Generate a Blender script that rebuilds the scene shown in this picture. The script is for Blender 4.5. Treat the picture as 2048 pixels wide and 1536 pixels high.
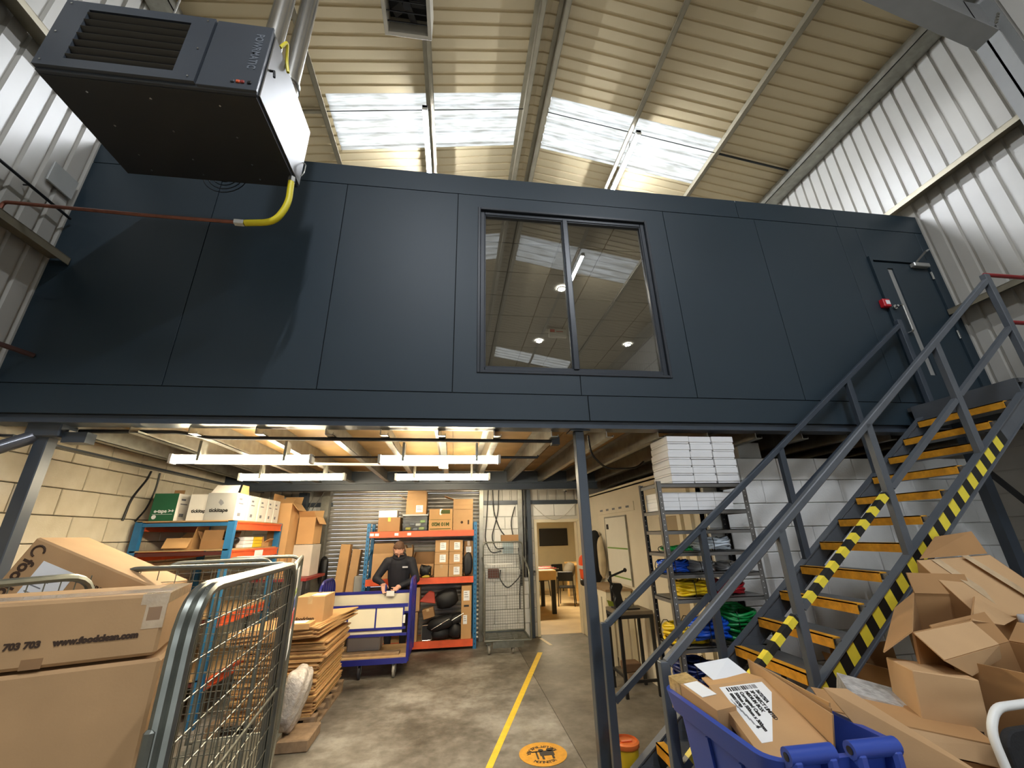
import bpy, bmesh, math, random
from mathutils import Matrix, Vector, Euler
random.seed(7)
SC = bpy.context.scene
COL = SC.collection
for o in list(bpy.data.objects): bpy.data.objects.remove(o)

# ---------------------------------------------------------------- camera
H = 1.85
cy, sy = math.cos(math.radians(8.06)), math.sin(math.radians(8.06))
cp, sp = math.cos(math.radians(20.342)), math.sin(math.radians(20.342))
fw = Vector((sy*cp, cy*cp, sp)); rt = Vector((cy, -sy, 0)); up = rt.cross(fw)
a = math.radians(-1.3365)
r2 = math.cos(a)*rt + math.sin(a)*up; u2 = -math.sin(a)*rt + math.cos(a)*up
cam = bpy.data.objects.new('camera', bpy.data.cameras.new('camera')); COL.objects.link(cam)
cam.matrix_world = Matrix(((r2.x, u2.x, -fw.x, 0), (r2.y, u2.y, -fw.y, 0), (r2.z, u2.z, -fw.z, H), (0, 0, 0, 1)))
cam.data.sensor_width = 36.0; cam.data.lens = 812.9*36/2048; cam.data.clip_start = 0.05; cam.data.clip_end = 200
SC.camera = cam

# ---------------------------------------------------------------- world, exposure
W = bpy.data.worlds.new('World'); SC.world = W; W.use_nodes = True
W.node_tree.nodes['Background'].inputs[0].default_value = (0.86, 0.93, 1.0, 1)
W.node_tree.nodes['Background'].inputs[1].default_value = 5.0       # overcast daylight above the rooflights
SC.view_settings.view_transform = 'Standard'; SC.view_settings.look = 'None'
SC.view_settings.exposure = 0.0; SC.view_settings.gamma = 1.0; SC.view_settings.use_curve_mapping = False
SC.cycles.use_denoising = True; SC.cycles.max_bounces = 7; SC.cycles.diffuse_bounces = 4; SC.cycles.use_adaptive_sampling = True; SC.cycles.adaptive_threshold = .03
SC.cycles.glossy_bounces = 4; SC.cycles.transmission_bounces = 6; SC.cycles.transparent_max_bounces = 8
SC.cycles.sample_clamp_indirect = 6.0; SC.cycles.caustics_reflective = False; SC.cycles.caustics_refractive = False
LAMP_UP, LAMP_LOW, LAMP_ROOM = 620.0, 104.0, 80.0                          # tube brightness: roof battens, battens under the deck, back room

# ---------------------------------------------------------------- materials
def lin(r, g, b):
    f = lambda c: (c/255/12.92) if c/255 <= .04045 else ((c/255+.055)/1.055)**2.4
    return (f(r), f(g), f(b), 1)
MATS = {}
def mat(name, rgb, rough=.6, metal=0., var=.08, scale=6., bump=0., bscale=60., spec=.5, rgb2=None, space='Object', detail=4):
    if name in MATS: return MATS[name]
    m = bpy.data.materials.new(name); m.use_nodes = True; nt = m.node_tree; N = nt.nodes; L = nt.links
    b = N['Principled BSDF']; b.inputs['Roughness'].default_value = rough; b.inputs['Metallic'].default_value = metal
    b.inputs['Specular IOR Level'].default_value = spec
    c = lin(*rgb)
    if var > 0 or rgb2 or bump > 0: tc = N.new('ShaderNodeTexCoord')
    if var > 0 or rgb2:
        n = N.new('ShaderNodeTexNoise'); n.inputs['Scale'].default_value = scale; n.inputs['Detail'].default_value = detail
        L.new(tc.outputs[space], n.inputs['Vector'])
        r = N.new('ShaderNodeValToRGB'); L.new(n.outputs['Fac'], r.inputs[0]); L.new(r.outputs[0], b.inputs['Base Color'])
        r.color_ramp.elements[0].position = .3; r.color_ramp.elements[1].position = .7
        if rgb2: r.color_ramp.elements[0].color = lin(*rgb2); r.color_ramp.elements[1].color = c
        else:
            r.color_ramp.elements[0].color = tuple(x*(1-var) for x in c[:3])+(1,); r.color_ramp.elements[1].color = tuple(min(1, x*(1+var)) for x in c[:3])+(1,)
    else: b.inputs['Base Color'].default_value = c
    if bump > 0:
        n2 = N.new('ShaderNodeTexNoise'); n2.inputs['Scale'].default_value = bscale; n2.inputs['Detail'].default_value = 6
        L.new(tc.outputs[space], n2.inputs['Vector'])
        bp = N.new('ShaderNodeBump'); bp.inputs['Strength'].default_value = bump; bp.inputs['Distance'].default_value = .01
        L.new(n2.outputs['Fac'], bp.inputs['Height']); L.new(bp.outputs[0], b.inputs['Normal'])
    MATS[name] = m; return m
def emit(name, rgb, s):
    if name in MATS: return MATS[name]
    m = bpy.data.materials.new(name); m.use_nodes = True; N = m.node_tree.nodes
    N.remove(N['Principled BSDF']); e = N.new('ShaderNodeEmission'); e.inputs[0].default_value = lin(*rgb); e.inputs[1].default_value = s
    m.node_tree.links.new(e.outputs[0], N['Material Output'].inputs[0]); MATS[name] = m; return m

DARK = mat('anthracite_panel', (36, 51, 61), .5, var=.05, scale=1.2, bump=.03, bscale=90)
DARKTRIM = mat('anthracite_frame', (50, 55, 62), .35, var=.03)
JOINT = mat('panel_joint', (14, 16, 18), .8, var=0)
CLAD = mat('white_cladding', (184, 181, 173), .38, var=.05, scale=2, bump=.02, bscale=20)
ROOF = mat('cream_roof_liner', (206, 189, 152), .5, var=.05, scale=2.5, bump=.02, bscale=20, space='Generated')
GALV = mat('galvanised_steel', (150, 148, 138), .38, .75, var=.18, scale=9, bump=.02, bscale=30)
GALVD = mat('purlin_steel', (150, 142, 122), .45, .45, var=.12, scale=5)
ZINC = mat('zinc_cage_wire', (128, 130, 122), .38, .8, var=.15, scale=12)
BLOCK = mat('painted_block', (222, 212, 190), .75, var=.07, scale=5, bump=.25, bscale=70, rgb2=(206, 194, 168))
BLOCKW = mat('white_painted_block', (232, 232, 229), .7, var=.05, scale=5, bump=.2, bscale=60)
MORTAR = mat('painted_mortar', (184, 174, 152), .9, var=.1)
PLASTER = mat('cream_plaster', (222, 212, 190), .7, var=.04, scale=3)
CHIP = mat('chipboard_deck', (176, 142, 92), .7, var=.12, scale=3, bump=.05, bscale=150, rgb2=(146, 116, 74))
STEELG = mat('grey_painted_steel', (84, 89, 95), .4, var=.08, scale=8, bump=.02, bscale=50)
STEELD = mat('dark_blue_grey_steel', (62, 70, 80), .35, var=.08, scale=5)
BLACKS = mat('black_steel', (26, 27, 29), .45, var=.1)
BLACK = mat('black_plastic', (18, 18, 20), .5, var=0)
RUBBER = mat('rubber', (28, 28, 30), .8, var=.1)
WHITE = mat('white_plastic', (228, 228, 224), .4, var=.02)
WHITEP = mat('white_paper', (236, 238, 240), .7, var=.02)
PAPERG = mat('grey_print', (120, 122, 126), .8, var=0)
INK = mat('black_ink', (22, 20, 20), .8, var=0)
INKB = mat('brown_ink', (64, 44, 28), .8, var=0)
CARD = mat('cardboard', (186, 148, 104), .8, var=.09, scale=3.5, bump=.04, bscale=120)
CARD2 = mat('cardboard_dark', (158, 120, 80), .8, var=.1, scale=3, bump=.04, bscale=120)
CARD3 = mat('cardboard_light', (194, 152, 102), .8, var=.08, scale=3, bump=.04, bscale=120)
CARDE = mat('cardboard_edge', (196, 156, 100), .9, var=.15, scale=90)
TAPE = mat('clear_parcel_tape', (196, 168, 130), .15, var=.12, scale=14, bump=.15, bscale=25, spec=.8)
TAPEB = mat('brown_parcel_tape', (150, 112, 72), .3, var=.06)
YEL = mat('yellow_paint', (226, 190, 44), .5, var=.1, scale=14)
NOSE = mat('yellow_nosing', (226, 158, 34), .7, var=.16, scale=22, bump=.3, bscale=160)
HAZY = mat('hazard_yellow', (236, 216, 66), .45, var=.04, scale=30)
HAZB = mat('hazard_black', (22, 24, 24), .5, var=0)
ORANGE = mat('orange_beam', (222, 92, 48), .45, var=.08, scale=9)
RACKB = mat('blue_upright', (40, 110, 158), .45, var=.1, scale=9)
WOOD = mat('rough_wood', (142, 118, 92), .85, var=.25, scale=11, bump=.2, bscale=50)
PLY = mat('plywood', (176, 146, 104), .7, var=.15, scale=6)
TROLLEY = mat('royal_blue_steel', (38, 42, 128), .3, var=.05)
TROLP = mat('cream_board', (222, 214, 190), .5, var=.03)
BINB = mat('blue_plastic_tote', (46, 72, 160), .42, var=.05, scale=4, bump=.03, bscale=80)
COPPER = mat('copper_pipe', (132, 80, 62), .4, .5, var=.2, scale=15)
HOSEY = mat('yellow_hose', (226, 208, 36), .45, var=.03)
REDP = mat('red_plastic', (196, 28, 40), .4, var=.03)
REDR = mat('red_rail', (140, 36, 38), .45, var=.05)

# glass
def glass(name, tint, rough=0.0, mixt=.5):
    m = bpy.data.materials.new(name); m.use_nodes = True; N = m.node_tree.nodes; L = m.node_tree.links
    N.remove(N['Principled BSDF']); t = N.new('ShaderNodeBsdfTransparent'); t.inputs[0].default_value = tint
    g = N.new('ShaderNodeBsdfGlossy'); g.inputs['Roughness'].default_value = rough
    mx = N.new('ShaderNodeMixShader'); fr = N.new('ShaderNodeFresnel'); fr.inputs[0].default_value = mixt
    L.new(fr.outputs[0], mx.inputs[0]); L.new(t.outputs[0], mx.inputs[1]); L.new(g.outputs[0], mx.inputs[2]); L.new(mx.outputs[0], N['Material Output'].inputs[0])
    MATS[name] = m; return m
GLASS = glass('window_glass', (.82, .83, .8, 1), .0, 2.7)
CLEARP = glass('clear_plastic', (.93, .94, .95, 1), .2, 1.45)
def rooflight():
    m = bpy.data.materials.new('translucent_rooflight'); m.use_nodes = True; N = m.node_tree.nodes; L = m.node_tree.links
    N.remove(N['Principled BSDF']); t = N.new('ShaderNodeBsdfTranslucent'); d = N.new('ShaderNodeBsdfDiffuse'); mx = N.new('ShaderNodeMixShader'); mx.inputs[0].default_value = .25
    tc = N.new('ShaderNodeTexCoord'); n = N.new('ShaderNodeTexNoise'); n.inputs['Scale'].default_value = 4; n.inputs['Detail'].default_value = 8
    mp = N.new('ShaderNodeMapping'); mp.inputs['Scale'].default_value = (.6, 5, 1); L.new(tc.outputs['Object'], mp.inputs[0]); L.new(mp.outputs[0], n.inputs['Vector'])
    r = N.new('ShaderNodeValToRGB'); r.color_ramp.elements[0].position = .35; r.color_ramp.elements[1].position = .62
    r.color_ramp.elements[0].color = (.24, .232, .205, 1); r.color_ramp.elements[1].color = (.42, .418, .405, 1)
    L.new(n.outputs['Fac'], r.inputs[0]); L.new(r.outputs[0], t.inputs[0]); L.new(r.outputs[0], d.inputs[0])
    L.new(t.outputs[0], mx.inputs[1]); L.new(d.outputs[0], mx.inputs[2]); L.new(mx.outputs[0], N['Material Output'].inputs[0]); return m
RLIGHT = rooflight()
def concrete(name, c1, c2, c3):
    m = bpy.data.materials.new(name); m.use_nodes = True; N = m.node_tree.nodes; L = m.node_tree.links; b = N['Principled BSDF']
    tc = N.new('ShaderNodeTexCoord')
    def noise(s, d, rg=.6):
        n = N.new('ShaderNodeTexNoise'); n.inputs['Scale'].default_value = s; n.inputs['Detail'].default_value = d; n.inputs['Roughness'].default_value = rg; L.new(tc.outputs['Object'], n.inputs['Vector']); return n
    n1 = noise(1.1, 9, .68); r = N.new('ShaderNodeValToRGB'); L.new(n1.outputs['Fac'], r.inputs[0])
    e = r.color_ramp.elements; e[0].position = .36; e[0].color = lin(*c1); e[1].position = .64; e[1].color = lin(*c3); k = e.new(.5); k.color = lin(*c2)
    n2 = noise(7, 6, .7); r2 = N.new('ShaderNodeValToRGB'); L.new(n2.outputs['Fac'], r2.inputs[0]); r2.color_ramp.elements[0].position = .3; r2.color_ramp.elements[1].position = .55
    r2.color_ramp.elements[0].color = (.6, .575, .545, 1); r2.color_ramp.elements[1].color = (1, 1, 1, 1)
    n4 = noise(.55, 5, .75); r4 = N.new('ShaderNodeValToRGB'); L.new(n4.outputs['Fac'], r4.inputs[0]); r4.color_ramp.elements[0].position = .4; r4.color_ramp.elements[1].position = .56
    r4.color_ramp.elements[0].color = (.68, .65, .6, 1); r4.color_ramp.elements[1].color = (1, 1, 1, 1)
    mx = N.new('ShaderNodeMixRGB'); mx.blend_type = 'MULTIPLY'; mx.inputs[0].default_value = .8; L.new(r.outputs[0], mx.inputs[1]); L.new(r2.outputs[0], mx.inputs[2])
    mx2 = N.new('ShaderNodeMixRGB'); mx2.blend_type = 'MULTIPLY'; mx2.inputs[0].default_value = .8; L.new(mx.outputs[0], mx2.inputs[1]); L.new(r4.outputs[0], mx2.inputs[2])
    L.new(mx2.outputs[0], b.inputs['Base Color']); b.inputs['Roughness'].default_value = .5
    n3 = noise(40, 6); bp = N.new('ShaderNodeBump'); bp.inputs['Strength'].default_value = .12; bp.inputs['Distance'].default_value = .01
    L.new(n3.outputs['Fac'], bp.inputs['Height']); L.new(bp.outputs[0], b.inputs['Normal']); return m
CONC = concrete('worn_concrete', (92, 87, 78), (124, 119, 110), (152, 148, 140))
CONC2 = concrete('brown_concrete', (88, 82, 72), (106, 100, 89), (122, 116, 105))

# ---------------------------------------------------------------- mesh helpers
def mtx(loc=(0, 0, 0), rot=(0, 0, 0)):
    return Matrix.Translation(loc) @ Euler([math.radians(x) for x in rot], 'XYZ').to_matrix().to_4x4()
BOXF = [(0, 3, 2, 1), (4, 5, 6, 7), (0, 1, 5, 4), (1, 2, 6, 5), (2, 3, 7, 6), (3, 0, 4, 7)]
class MB:
    def __init__(s): s.v = []; s.f = []
    def add(s, vs, fs):
        o = len(s.v); s.v += [Vector(v) for v in vs]; s.f += [[i+o for i in f] for f in fs]; return s
    def box(s, x0, x1, y0, y1, z0, z1, M=None):
        p = [Vector(q) for q in ((x0, y0, z0), (x1, y0, z0), (x1, y1, z0), (x0, y1, z0), (x0, y0, z1), (x1, y0, z1), (x1, y1, z1), (x0, y1, z1))]
        if M: p = [M @ q for q in p]
        return s.add(p, BOXF)
    def beam(s, a, b, w, h, up=(0, 0, 1)):
        a = Vector(a); b = Vector(b); d = (b-a).normalized(); u = Vector(up); x = d.cross(u)
        if x.length < 1e-4: x = d.cross(Vector((1, 0, 0)))
        x.normalize(); u = x.cross(d); p = []
        for e in (a, b):
            for sx, su in ((-1, -1), (1, -1), (1, 1), (-1, 1)): p.append(e+x*sx*w/2+u*su*h/2)
        return s.add(p, BOXF)
    def tube(s, pts, r, n=8, closed=False):
        pts = [Vector(p) for p in pts]; k = len(pts); rr = r if isinstance(r, (list, tuple)) else [r]*k
        ring = []; prev = None
        for i, p in enumerate(pts):
            if closed: d = pts[(i+1) % k]-pts[i-1]
            else: d = pts[min(i+1, k-1)]-pts[max(i-1, 0)]
            d.normalize()
            if prev is None:
                x = d.orthogonal().normalized()
            else:
                x = prev-d*prev.dot(d)
                if x.length < 1e-6: x = d.orthogonal()
                x.normalize()
            prev = x; y = d.cross(x)
            ring.append([p+(x*math.cos(2*math.pi*j/n)+y*math.sin(2*math.pi*j/n))*rr[i] for j in range(n)])
        vs = [q for R_ in ring for q in R_]; fs = []
        for i in range(k if closed else k-1):
            A = i*n; B = ((i+1) % k)*n
            for j in range(n): fs.append((A+j, A+(j+1) % n, B+(j+1) % n, B+j))
        if not closed: fs.append(tuple(range(n-1, -1, -1))); fs.append(tuple(range((k-1)*n, k*n)))
        return s.add(vs, fs)
    def prism(s, poly, vec):
        n = len(poly); vec = Vector(vec); p = [Vector(q) for q in poly]
        return s.add(p+[q+vec for q in p], [tuple(range(n-1, -1, -1)), tuple(range(n, 2*n))]+[(i, (i+1) % n, n+(i+1) % n, n+i) for i in range(n)])
    def lathe(s, prof, c=(0, 0, 0), n=16, M=None):
        vs = []; fs = []; k = len(prof); c = Vector(c)
        for r, z in prof:
            for j in range(n):
                q = Vector((r*math.cos(2*math.pi*j/n), r*math.sin(2*math.pi*j/n), z)); vs.append((M @ q if M else q)+c)
        for i in range(k-1):
            for j in range(n): fs.append((i*n+j, i*n+(j+1) % n, (i+1)*n+(j+1) % n, (i+1)*n+j))
        fs.append(tuple(range(n-1, -1, -1))); fs.append(tuple(range((k-1)*n, k*n))); return s.add(vs, fs)
    def sheet(s, grid, th=None):
        rows = len(grid); cols = len(grid[0]); vs = [q for r in grid for q in r]
        fs = [(i*cols+j, i*cols+j+1, (i+1)*cols+j+1, (i+1)*cols+j) for i in range(rows-1) for j in range(cols-1)]
        s.add(vs, fs)
        if th:
            off = Vector(th); s.add([Vector(q)+off for q in vs], [tuple(reversed(f)) for f in fs])
        return s
    def xf(s, M): s.v = [M @ v for v in s.v]; return s

WM = {}
def wm(o): return WM.get(o.name, Matrix.Identity(4)) if o else Matrix.Identity(4)
def mesh_from(name, mb, m, smooth=False, bevel=0, M=None):
    me = bpy.data.meshes.new(name); vs = [M @ v for v in mb.v] if M else mb.v
    me.from_pydata([tuple(v) for v in vs], [], mb.f); me.materials.append(m)
    bm = bmesh.new(); bm.from_mesh(me); bmesh.ops.recalc_face_normals(bm, faces=bm.faces)
    if bevel: bmesh.ops.bevel(bm, geom=list(bm.edges), offset=bevel, segments=1, affect='EDGES', clamp_overlap=True)
    bm.to_mesh(me); bm.free()
    if smooth:
        me.polygons.foreach_set('use_smooth', [True]*len(me.polygons))
        if smooth != 'all': me.set_sharp_from_angle(angle=math.radians(40))
    me.update(); return me
def obj(name, mb, m, parent=None, smooth=False, bevel=0, local=False, kind=None):
    """a mesh object; vertices are given in the world unless local; children keep identity transforms"""
    if parent is None:
        xs = [v.x for v in mb.v]; ys = [v.y for v in mb.v]; zs = [v.z for v in mb.v]
        c = Vector(((min(xs)+max(xs))/2, (min(ys)+max(ys))/2, min(zs))); T = Matrix.Translation(c)
        me = mesh_from(name, mb, m, smooth, bevel, T.inverted()); o = bpy.data.objects.new(name, me); o.location = c
    else:
        T = wm(parent); me = mesh_from(name, mb, m, smooth, bevel, None if local else T.inverted()); o = bpy.data.objects.new(name, me); o.parent = parent
    COL.objects.link(o); WM[o.name] = T
    if kind: o['kind'] = kind
    return o
def tag(o, label, cat, group=None):
    o['label'] = label; o['category'] = cat
    if group: o['group'] = group
    return o
def thing(name, label, cat, loc=(0, 0, 0), rot=(0, 0, 0), group=None):
    o = bpy.data.objects.new(name, None); COL.objects.link(o); o.empty_display_size = .1
    if not isinstance(rot, (tuple, list)): rot = (0, 0, rot)
    o.location = loc; o.rotation_euler = [math.radians(x) for x in rot]; WM[o.name] = mtx(loc, rot)
    if label: tag(o, label, cat, group)
    return o
def struct(name, loc=(0, 0, 0)):
    o = thing(name, None, None, loc); o['kind'] = 'structure'; return o
def smesh(name, mb, m, **k):
    o = obj(name, mb, m, **k); o['kind'] = 'structure'; return o
def dup(root, loc, rot=None, label=None):
    def cp(o, par):
        c = o.copy(); COL.objects.link(c); c.parent = par
        for ch in o.children: cp(ch, c)
        return c
    r = cp(root, None); r.location = loc
    if rot is not None: r.rotation_euler = [math.radians(x) for x in (rot if isinstance(rot, (tuple, list)) else (0, 0, rot))]
    if label: r['label'] = label
    WM[r.name] = mtx(loc, [math.degrees(x) for x in r.rotation_euler]); return r
def share(parent, name, me, loc, rotz=0, scale=None):
    o = bpy.data.objects.new(name, me); COL.objects.link(o); o.parent = parent; o.location = loc; o.rotation_euler.z = rotz
    if scale: o.scale = scale
    return o
def text(body, size, m, parent, org, xd, yd, name='lettering', align='LEFT', off=.002, ext=.0006, bold=0, squash=1.0, local=False):
    cu = bpy.data.curves.new('t', 'FONT'); cu.body = body; cu.size = size; cu.align_x = align; cu.extrude = ext; cu.offset = bold; cu.resolution_u = 3
    t = bpy.data.objects.new('t', cu); COL.objects.link(t); bpy.context.view_layer.update()
    me = bpy.data.meshes.new_from_object(t.evaluated_get(bpy.context.evaluated_depsgraph_get())); bpy.data.objects.remove(t)
    xd = Vector(xd).normalized()*squash; yd = Vector(yd).normalized(); zd = xd.cross(yd).normalized(); org = Vector(org)
    Mi = Matrix.Identity(4) if local else wm(parent).inverted()
    for v in me.vertices: c = v.co.copy(); v.co = Mi @ (org+xd*c.x+yd*c.y+zd*(c.z+off))
    me.materials.clear(); me.materials.append(m)
    o = bpy.data.objects.new(name, me); COL.objects.link(o); o.parent = parent; WM[o.name] = wm(parent); return o
def rrect(x0, x1, z0, z1, r, n=5):
    p = []
    for cx, cz, a0 in ((x1-r, z1-r, 0), (x0+r, z1-r, 90), (x0+r, z0+r, 180), (x1-r, z0+r, 270)):
        for i in range(n+1):
            t = math.radians(a0+90*i/n); p.append((cx+r*math.cos(t), cz+r*math.sin(t)))
    return p
def arc_path(pts, r, n=5):
    """polyline with rounded corners"""
    pts = [Vector(p) for p in pts]; out = [pts[0]]
    for i in range(1, len(pts)-1):
        a = (pts[i-1]-pts[i]); b = (pts[i+1]-pts[i]); ra = min(r, a.length*.45, b.length*.45); a.normalize(); b.normalize()
        p0 = pts[i]+a*ra; p2 = pts[i]+b*ra
        for k in range(n+1):
            t = k/n; out.append(p0*(1-t)**2+pts[i]*2*t*(1-t)+p2*t*t)
    out.append(pts[-1]); return out
# ================================================================ STRUCTURE
XL, XR, YM, YB, YF = -3.88, 6.32, 3.75, 8.9, -9.5
ZR, XRG, SL = 9.1, 1.22, .18
def zroof(x): return ZR-SL*abs(x-XRG)

# ---- floor: two concrete pours either side of a joint
fl = struct('floor')
obj('slab', MB().box(XL-.3, 1.15, YF-.2, 9.0, -.1, 0), CONC, fl)
obj('slab', MB().box(1.156, XR+.3, YF-.2, 9.0, -.1, 0), CONC2, fl)
obj('slab', MB().box(-1, 7, 9.004, 16.2, -.1, .002), mat('pale_floor', (214, 190, 146), .5, var=.1, scale=2, rgb2=(186, 160, 118)), fl)
obj('joint_filler', MB().box(1.15, 1.156, YF, 9, -.1, -.006), JOINT, fl)

# ---- roof: profiled liner sheets with a rooflight bay every 5.45 m
ce = struct('ceiling')
P = .173
def profile(t0, t1, period=P, d=.022):
    out = []; k = math.floor(t0/period); t = k*period
    while t < t1:
        for dt, h in ((0, 0), (period-.05, 0), (period-.04, d), (period-.012, d), (period-.002, 0)):
            q = t+dt
            if t0 <= q <= t1: out.append((q, h))
        t += period
    if out[0][0] > t0: out.insert(0, (t0, 0))
    if out[-1][0] < t1: out.append((t1, 0))
    return out
BAYS = [(4.78, 5.82), (-1.72, -.66), (-8.3, -7.25)]
def roof_piece(x0, x1, y0, y1, name='roof_sheet', m=ROOF):
    g = [[(x, y, zroof(x)+h) for y, h in profile(y0, y1)] for x in (x0, x1)]
    return obj(name, MB().sheet(g, (0, 0, .06)), m, ce)
ys = [YF-.2, -8.3, -7.25, -1.72, -.66, 4.78, 5.82, 9.3]
for i in range(len(ys)-1):
    y0, y1 = ys[i], ys[i+1]
    if i % 2 == 0:
        roof_piece(XL-.2, XRG, y0, y1); roof_piece(XRG, XR+.2, y0, y1)
    else:
        for x0, x1 in ((XL-.2, -2.21), (1.03, XRG), (XRG, 1.5), (4.68, XR+.2)): roof_piece(x0, x1, y0, y1)
        for x0, x1 in ((-2.21, -.587), (-.587, 1.03), (1.5, 2.99), (2.99, 4.68)):
            g = [[(x, y, zroof(x)+h) for y, h in profile(y0, y1, .25, .03)] for x in (x0, x1)]
            obj('rooflight', MB().sheet(g), RLIGHT, ce)
            obj('rooflight_flashing', MB().box(x0, x1, y0-.02, y0+.02, zroof((x0+x1)/2)-.0, zroof((x0+x1)/2)+.02) if False else MB().beam((x0, y1, zroof(x0)-.004), (x1, y1, zroof(x1)-.004), .04, .012), ROOF, ce)
def zpurlin(x, s=1, m=GALVD, hh=.2, w=.07, name='purlin'):
    z = zroof(x)-.004; b = MB()
    b.box(x-.004, x+.004, YF, 9, z-hh, z)
    b.box(min(x, x+s*w), max(x, x+s*w), YF, 9, z-hh, z-hh+.008); b.box(min(x, x-s*w), max(x, x-s*w), YF, 9, z-.016, z-.008)
    b.box(x+s*w-.004, x+s*w+.004, YF, 9, z-hh, z-hh+.022)
    return obj(name, b, m, ce)
for x, s in ((-2.28, 1), (-.587, 1), (1.03, 1), (1.38, 1), (2.99, -1), (4.61, -1)): zpurlin(x, s)
# eaves beams
obj('eaves_beam', MB().box(6.02, 6.3, YF, 9, 7.98, 7.99).box(6.02, 6.03, YF, 9, 7.98, 8.14).box(6.2, 6.3, YF, 9, 8.1, 8.12), GALV, ce)
obj('eaves_beam', MB().box(-3.86, -3.58, YF, 9, 7.98, 7.99).box(-3.59, -3.58, YF, 9, 7.98, 8.14), GALV, ce)
# sag rods tying the purlins
for x0, x1 in ((-2.28, -.587), (-.587, 1.03), (1.38, 2.99), (2.99, 4.61), (4.61, 6.05)):
    obj('tie_rod', MB().tube([(x0, 5.0, zroof(x0)-.1), (x1, 5.0, zroof(x1)-.1)], .008 if x1 < 6 else .02, 6), BLACKS, ce)
obj('tie_rod', MB().tube([(-3.8, 5.0, zroof(-3.8)-.1), (-2.28, 5.0, zroof(-2.28)-.1)], .03, 8), GALVD, ce)
# portal frame in front of the mezzanine
PF = mat('grey_portal_steel', (132, 132, 130), .5, var=.05)
for s, xw in ((1, XR), (-1, XL)):
    xi = xw-s*.27; b = MB()
    b.box(min(xi, xi+s*.02), max(xi, xi+s*.02), 2.18, 2.4, 0, 7.35); b.box(min(xw-s*.03, xw-s*.01), max(xw-s*.03, xw-s*.01), 2.18, 2.4, 0, 8.0); b.box(min(xi, xw-s*.01), max(xi, xw-s*.01), 2.28, 2.3, 0, 7.9)
    obj('portal_column', b, PF, ce)
    b = MB(); xk = 4.0 if s > 0 else -1.56
    for (xa, za), (xb, zb) in (((xi+s*.02, 7.16), (xk, zroof(xk)-.38)), ((xk, zroof(xk)-.38), (XRG, ZR-.38))):
        b.beam((xa, 2.29, za), (xb, 2.29, zb), .22, .02, (0, 0, 1))
        b.prism([(xa, 2.28, za), (xb, 2.28, zb), (xb, 2.28, zroof(xb)-.2), (xa, 2.28, zroof(xa)-.2)], (0, .02, 0))
    b.beam((xi, 2.29, zroof(xi)-.19), (XRG, 2.29, ZR-.19), .22, .02)
    obj('portal_rafter', b, PF, ce)
    b = MB()
    for k in range(4): b.lathe([(.018, 0), (.018, .02)], (xi-s*.03+s*.04*k, 2.165, 7.25+.06*k), 6, mtx(rot=(90, 0, 0)))
    obj('bolts', b, GALV, ce)

# ---- side walls: block below, profiled cladding above, horizontal rails
def side_wall(name, xw, s, zb):
    w = struct(name)
    pr = profile(YF, 9.0, .17, .03)
    g = [[(xw+s*h, y, z) for y, h in pr] for z in (zb, 9.0)]
    obj('cladding_sheet', MB().sheet(g), CLAD, w)
    for z in (4.4, 6.135):
        b = MB(); x1 = xw-s*.2; lo, hi = min(xw-s*.01, x1), max(xw-s*.01, x1)
        b.box(lo, hi, YF, 9 if z > 5 else YM-.02, z-.004, z+.004); b.box(min(x1, x1+s*.006), max(x1, x1+s*.006), YF, 9 if z > 5 else YM-.02, z-.07, z)
        b.box(min(xw-s*.02, xw-s*.012), max(xw-s*.02, xw-s*.012), YF, 9 if z > 5 else YM-.02, z, z+.06)
        obj('sheeting_rail', b, GALVD, w)
    return w
wl = side_wall('wall_left', XL, -1, 2.98); wr = side_wall('wall_right', XR, 1, 2.98)
obj('wall_top_flashing', MB().box(XL-.01, XL+.03, YF, YM, 2.94, 2.985), CLAD, wl)
def blocks(parent, o, u, n, u0, u1, z0, nz, bl, bh, m, ph=(0, .5), gap=.008, dep=.03, keep=None):
    """one object per block, sharing a mesh; o origin, u along, n outward"""
    o = Vector(o); u = Vector(u); n = Vector(n); ang = math.atan2(u.y, u.x); cache = {}
    for k in range(nz):
        t = u0-(bl*(1-ph[k % 2]) if ph[k % 2] else 0)
        while t < u1-.001:
            a_, b_ = max(t, u0)+gap/2, min(t+bl, u1)-gap/2
            if b_-a_ > .03 and (keep is None or keep((a_+b_)/2, z0+(k+.5)*bh)):
                L_ = round(b_-a_, 3)
                if L_ not in cache: cache[L_] = mesh_from('block', MB().box(0, L_, -dep, 0 if True else 0, 0, bh-gap), m, bevel=.006)
                sgn = 1 if Vector((-u.y, u.x, 0)).dot(n) < 0 else -1
                p = o+u*a_+Vector((0, 0, z0+k*bh+gap/2))+n*(random.uniform(-.002, .002)+ (dep if sgn < 0 else 0)*0)
                ob = share(parent, 'block', cache[L_], p-wm(parent).translation, ang)
                if sgn < 0: ob.location = ob.location+n*0
            t += bl
# left block wall (front face at XL, running along +Y, facing +X): mesh lies at local y in [-dep, 0]
obj('mortar', MB().box(XL-.1, XL-.006+.0, YF, 9.0, 0, 2.94), MORTAR, wl)
blocks(wl, (XL+.03-.0, 0, 0), (0, 1, 0), (1, 0, 0), 1.49, 8.9, .104, 11, .46, .252, BLOCK, (.86, .35))
obj('mortar', MB().box(XR+.006, XR+.1, YF, 9.0, 0, 2.98), mat('grey_block_wall', (176, 170, 160), .8, var=.1, scale=2, bump=.15), wr)
for k in range(9):
    obj('block_course', MB().box(XR-.006, XR+.02, 1.0, 4.75, .1+.252*k+.31, .1+.252*k+.31+.244), MATS['grey_block_wall'], wr, bevel=.004)

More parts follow.
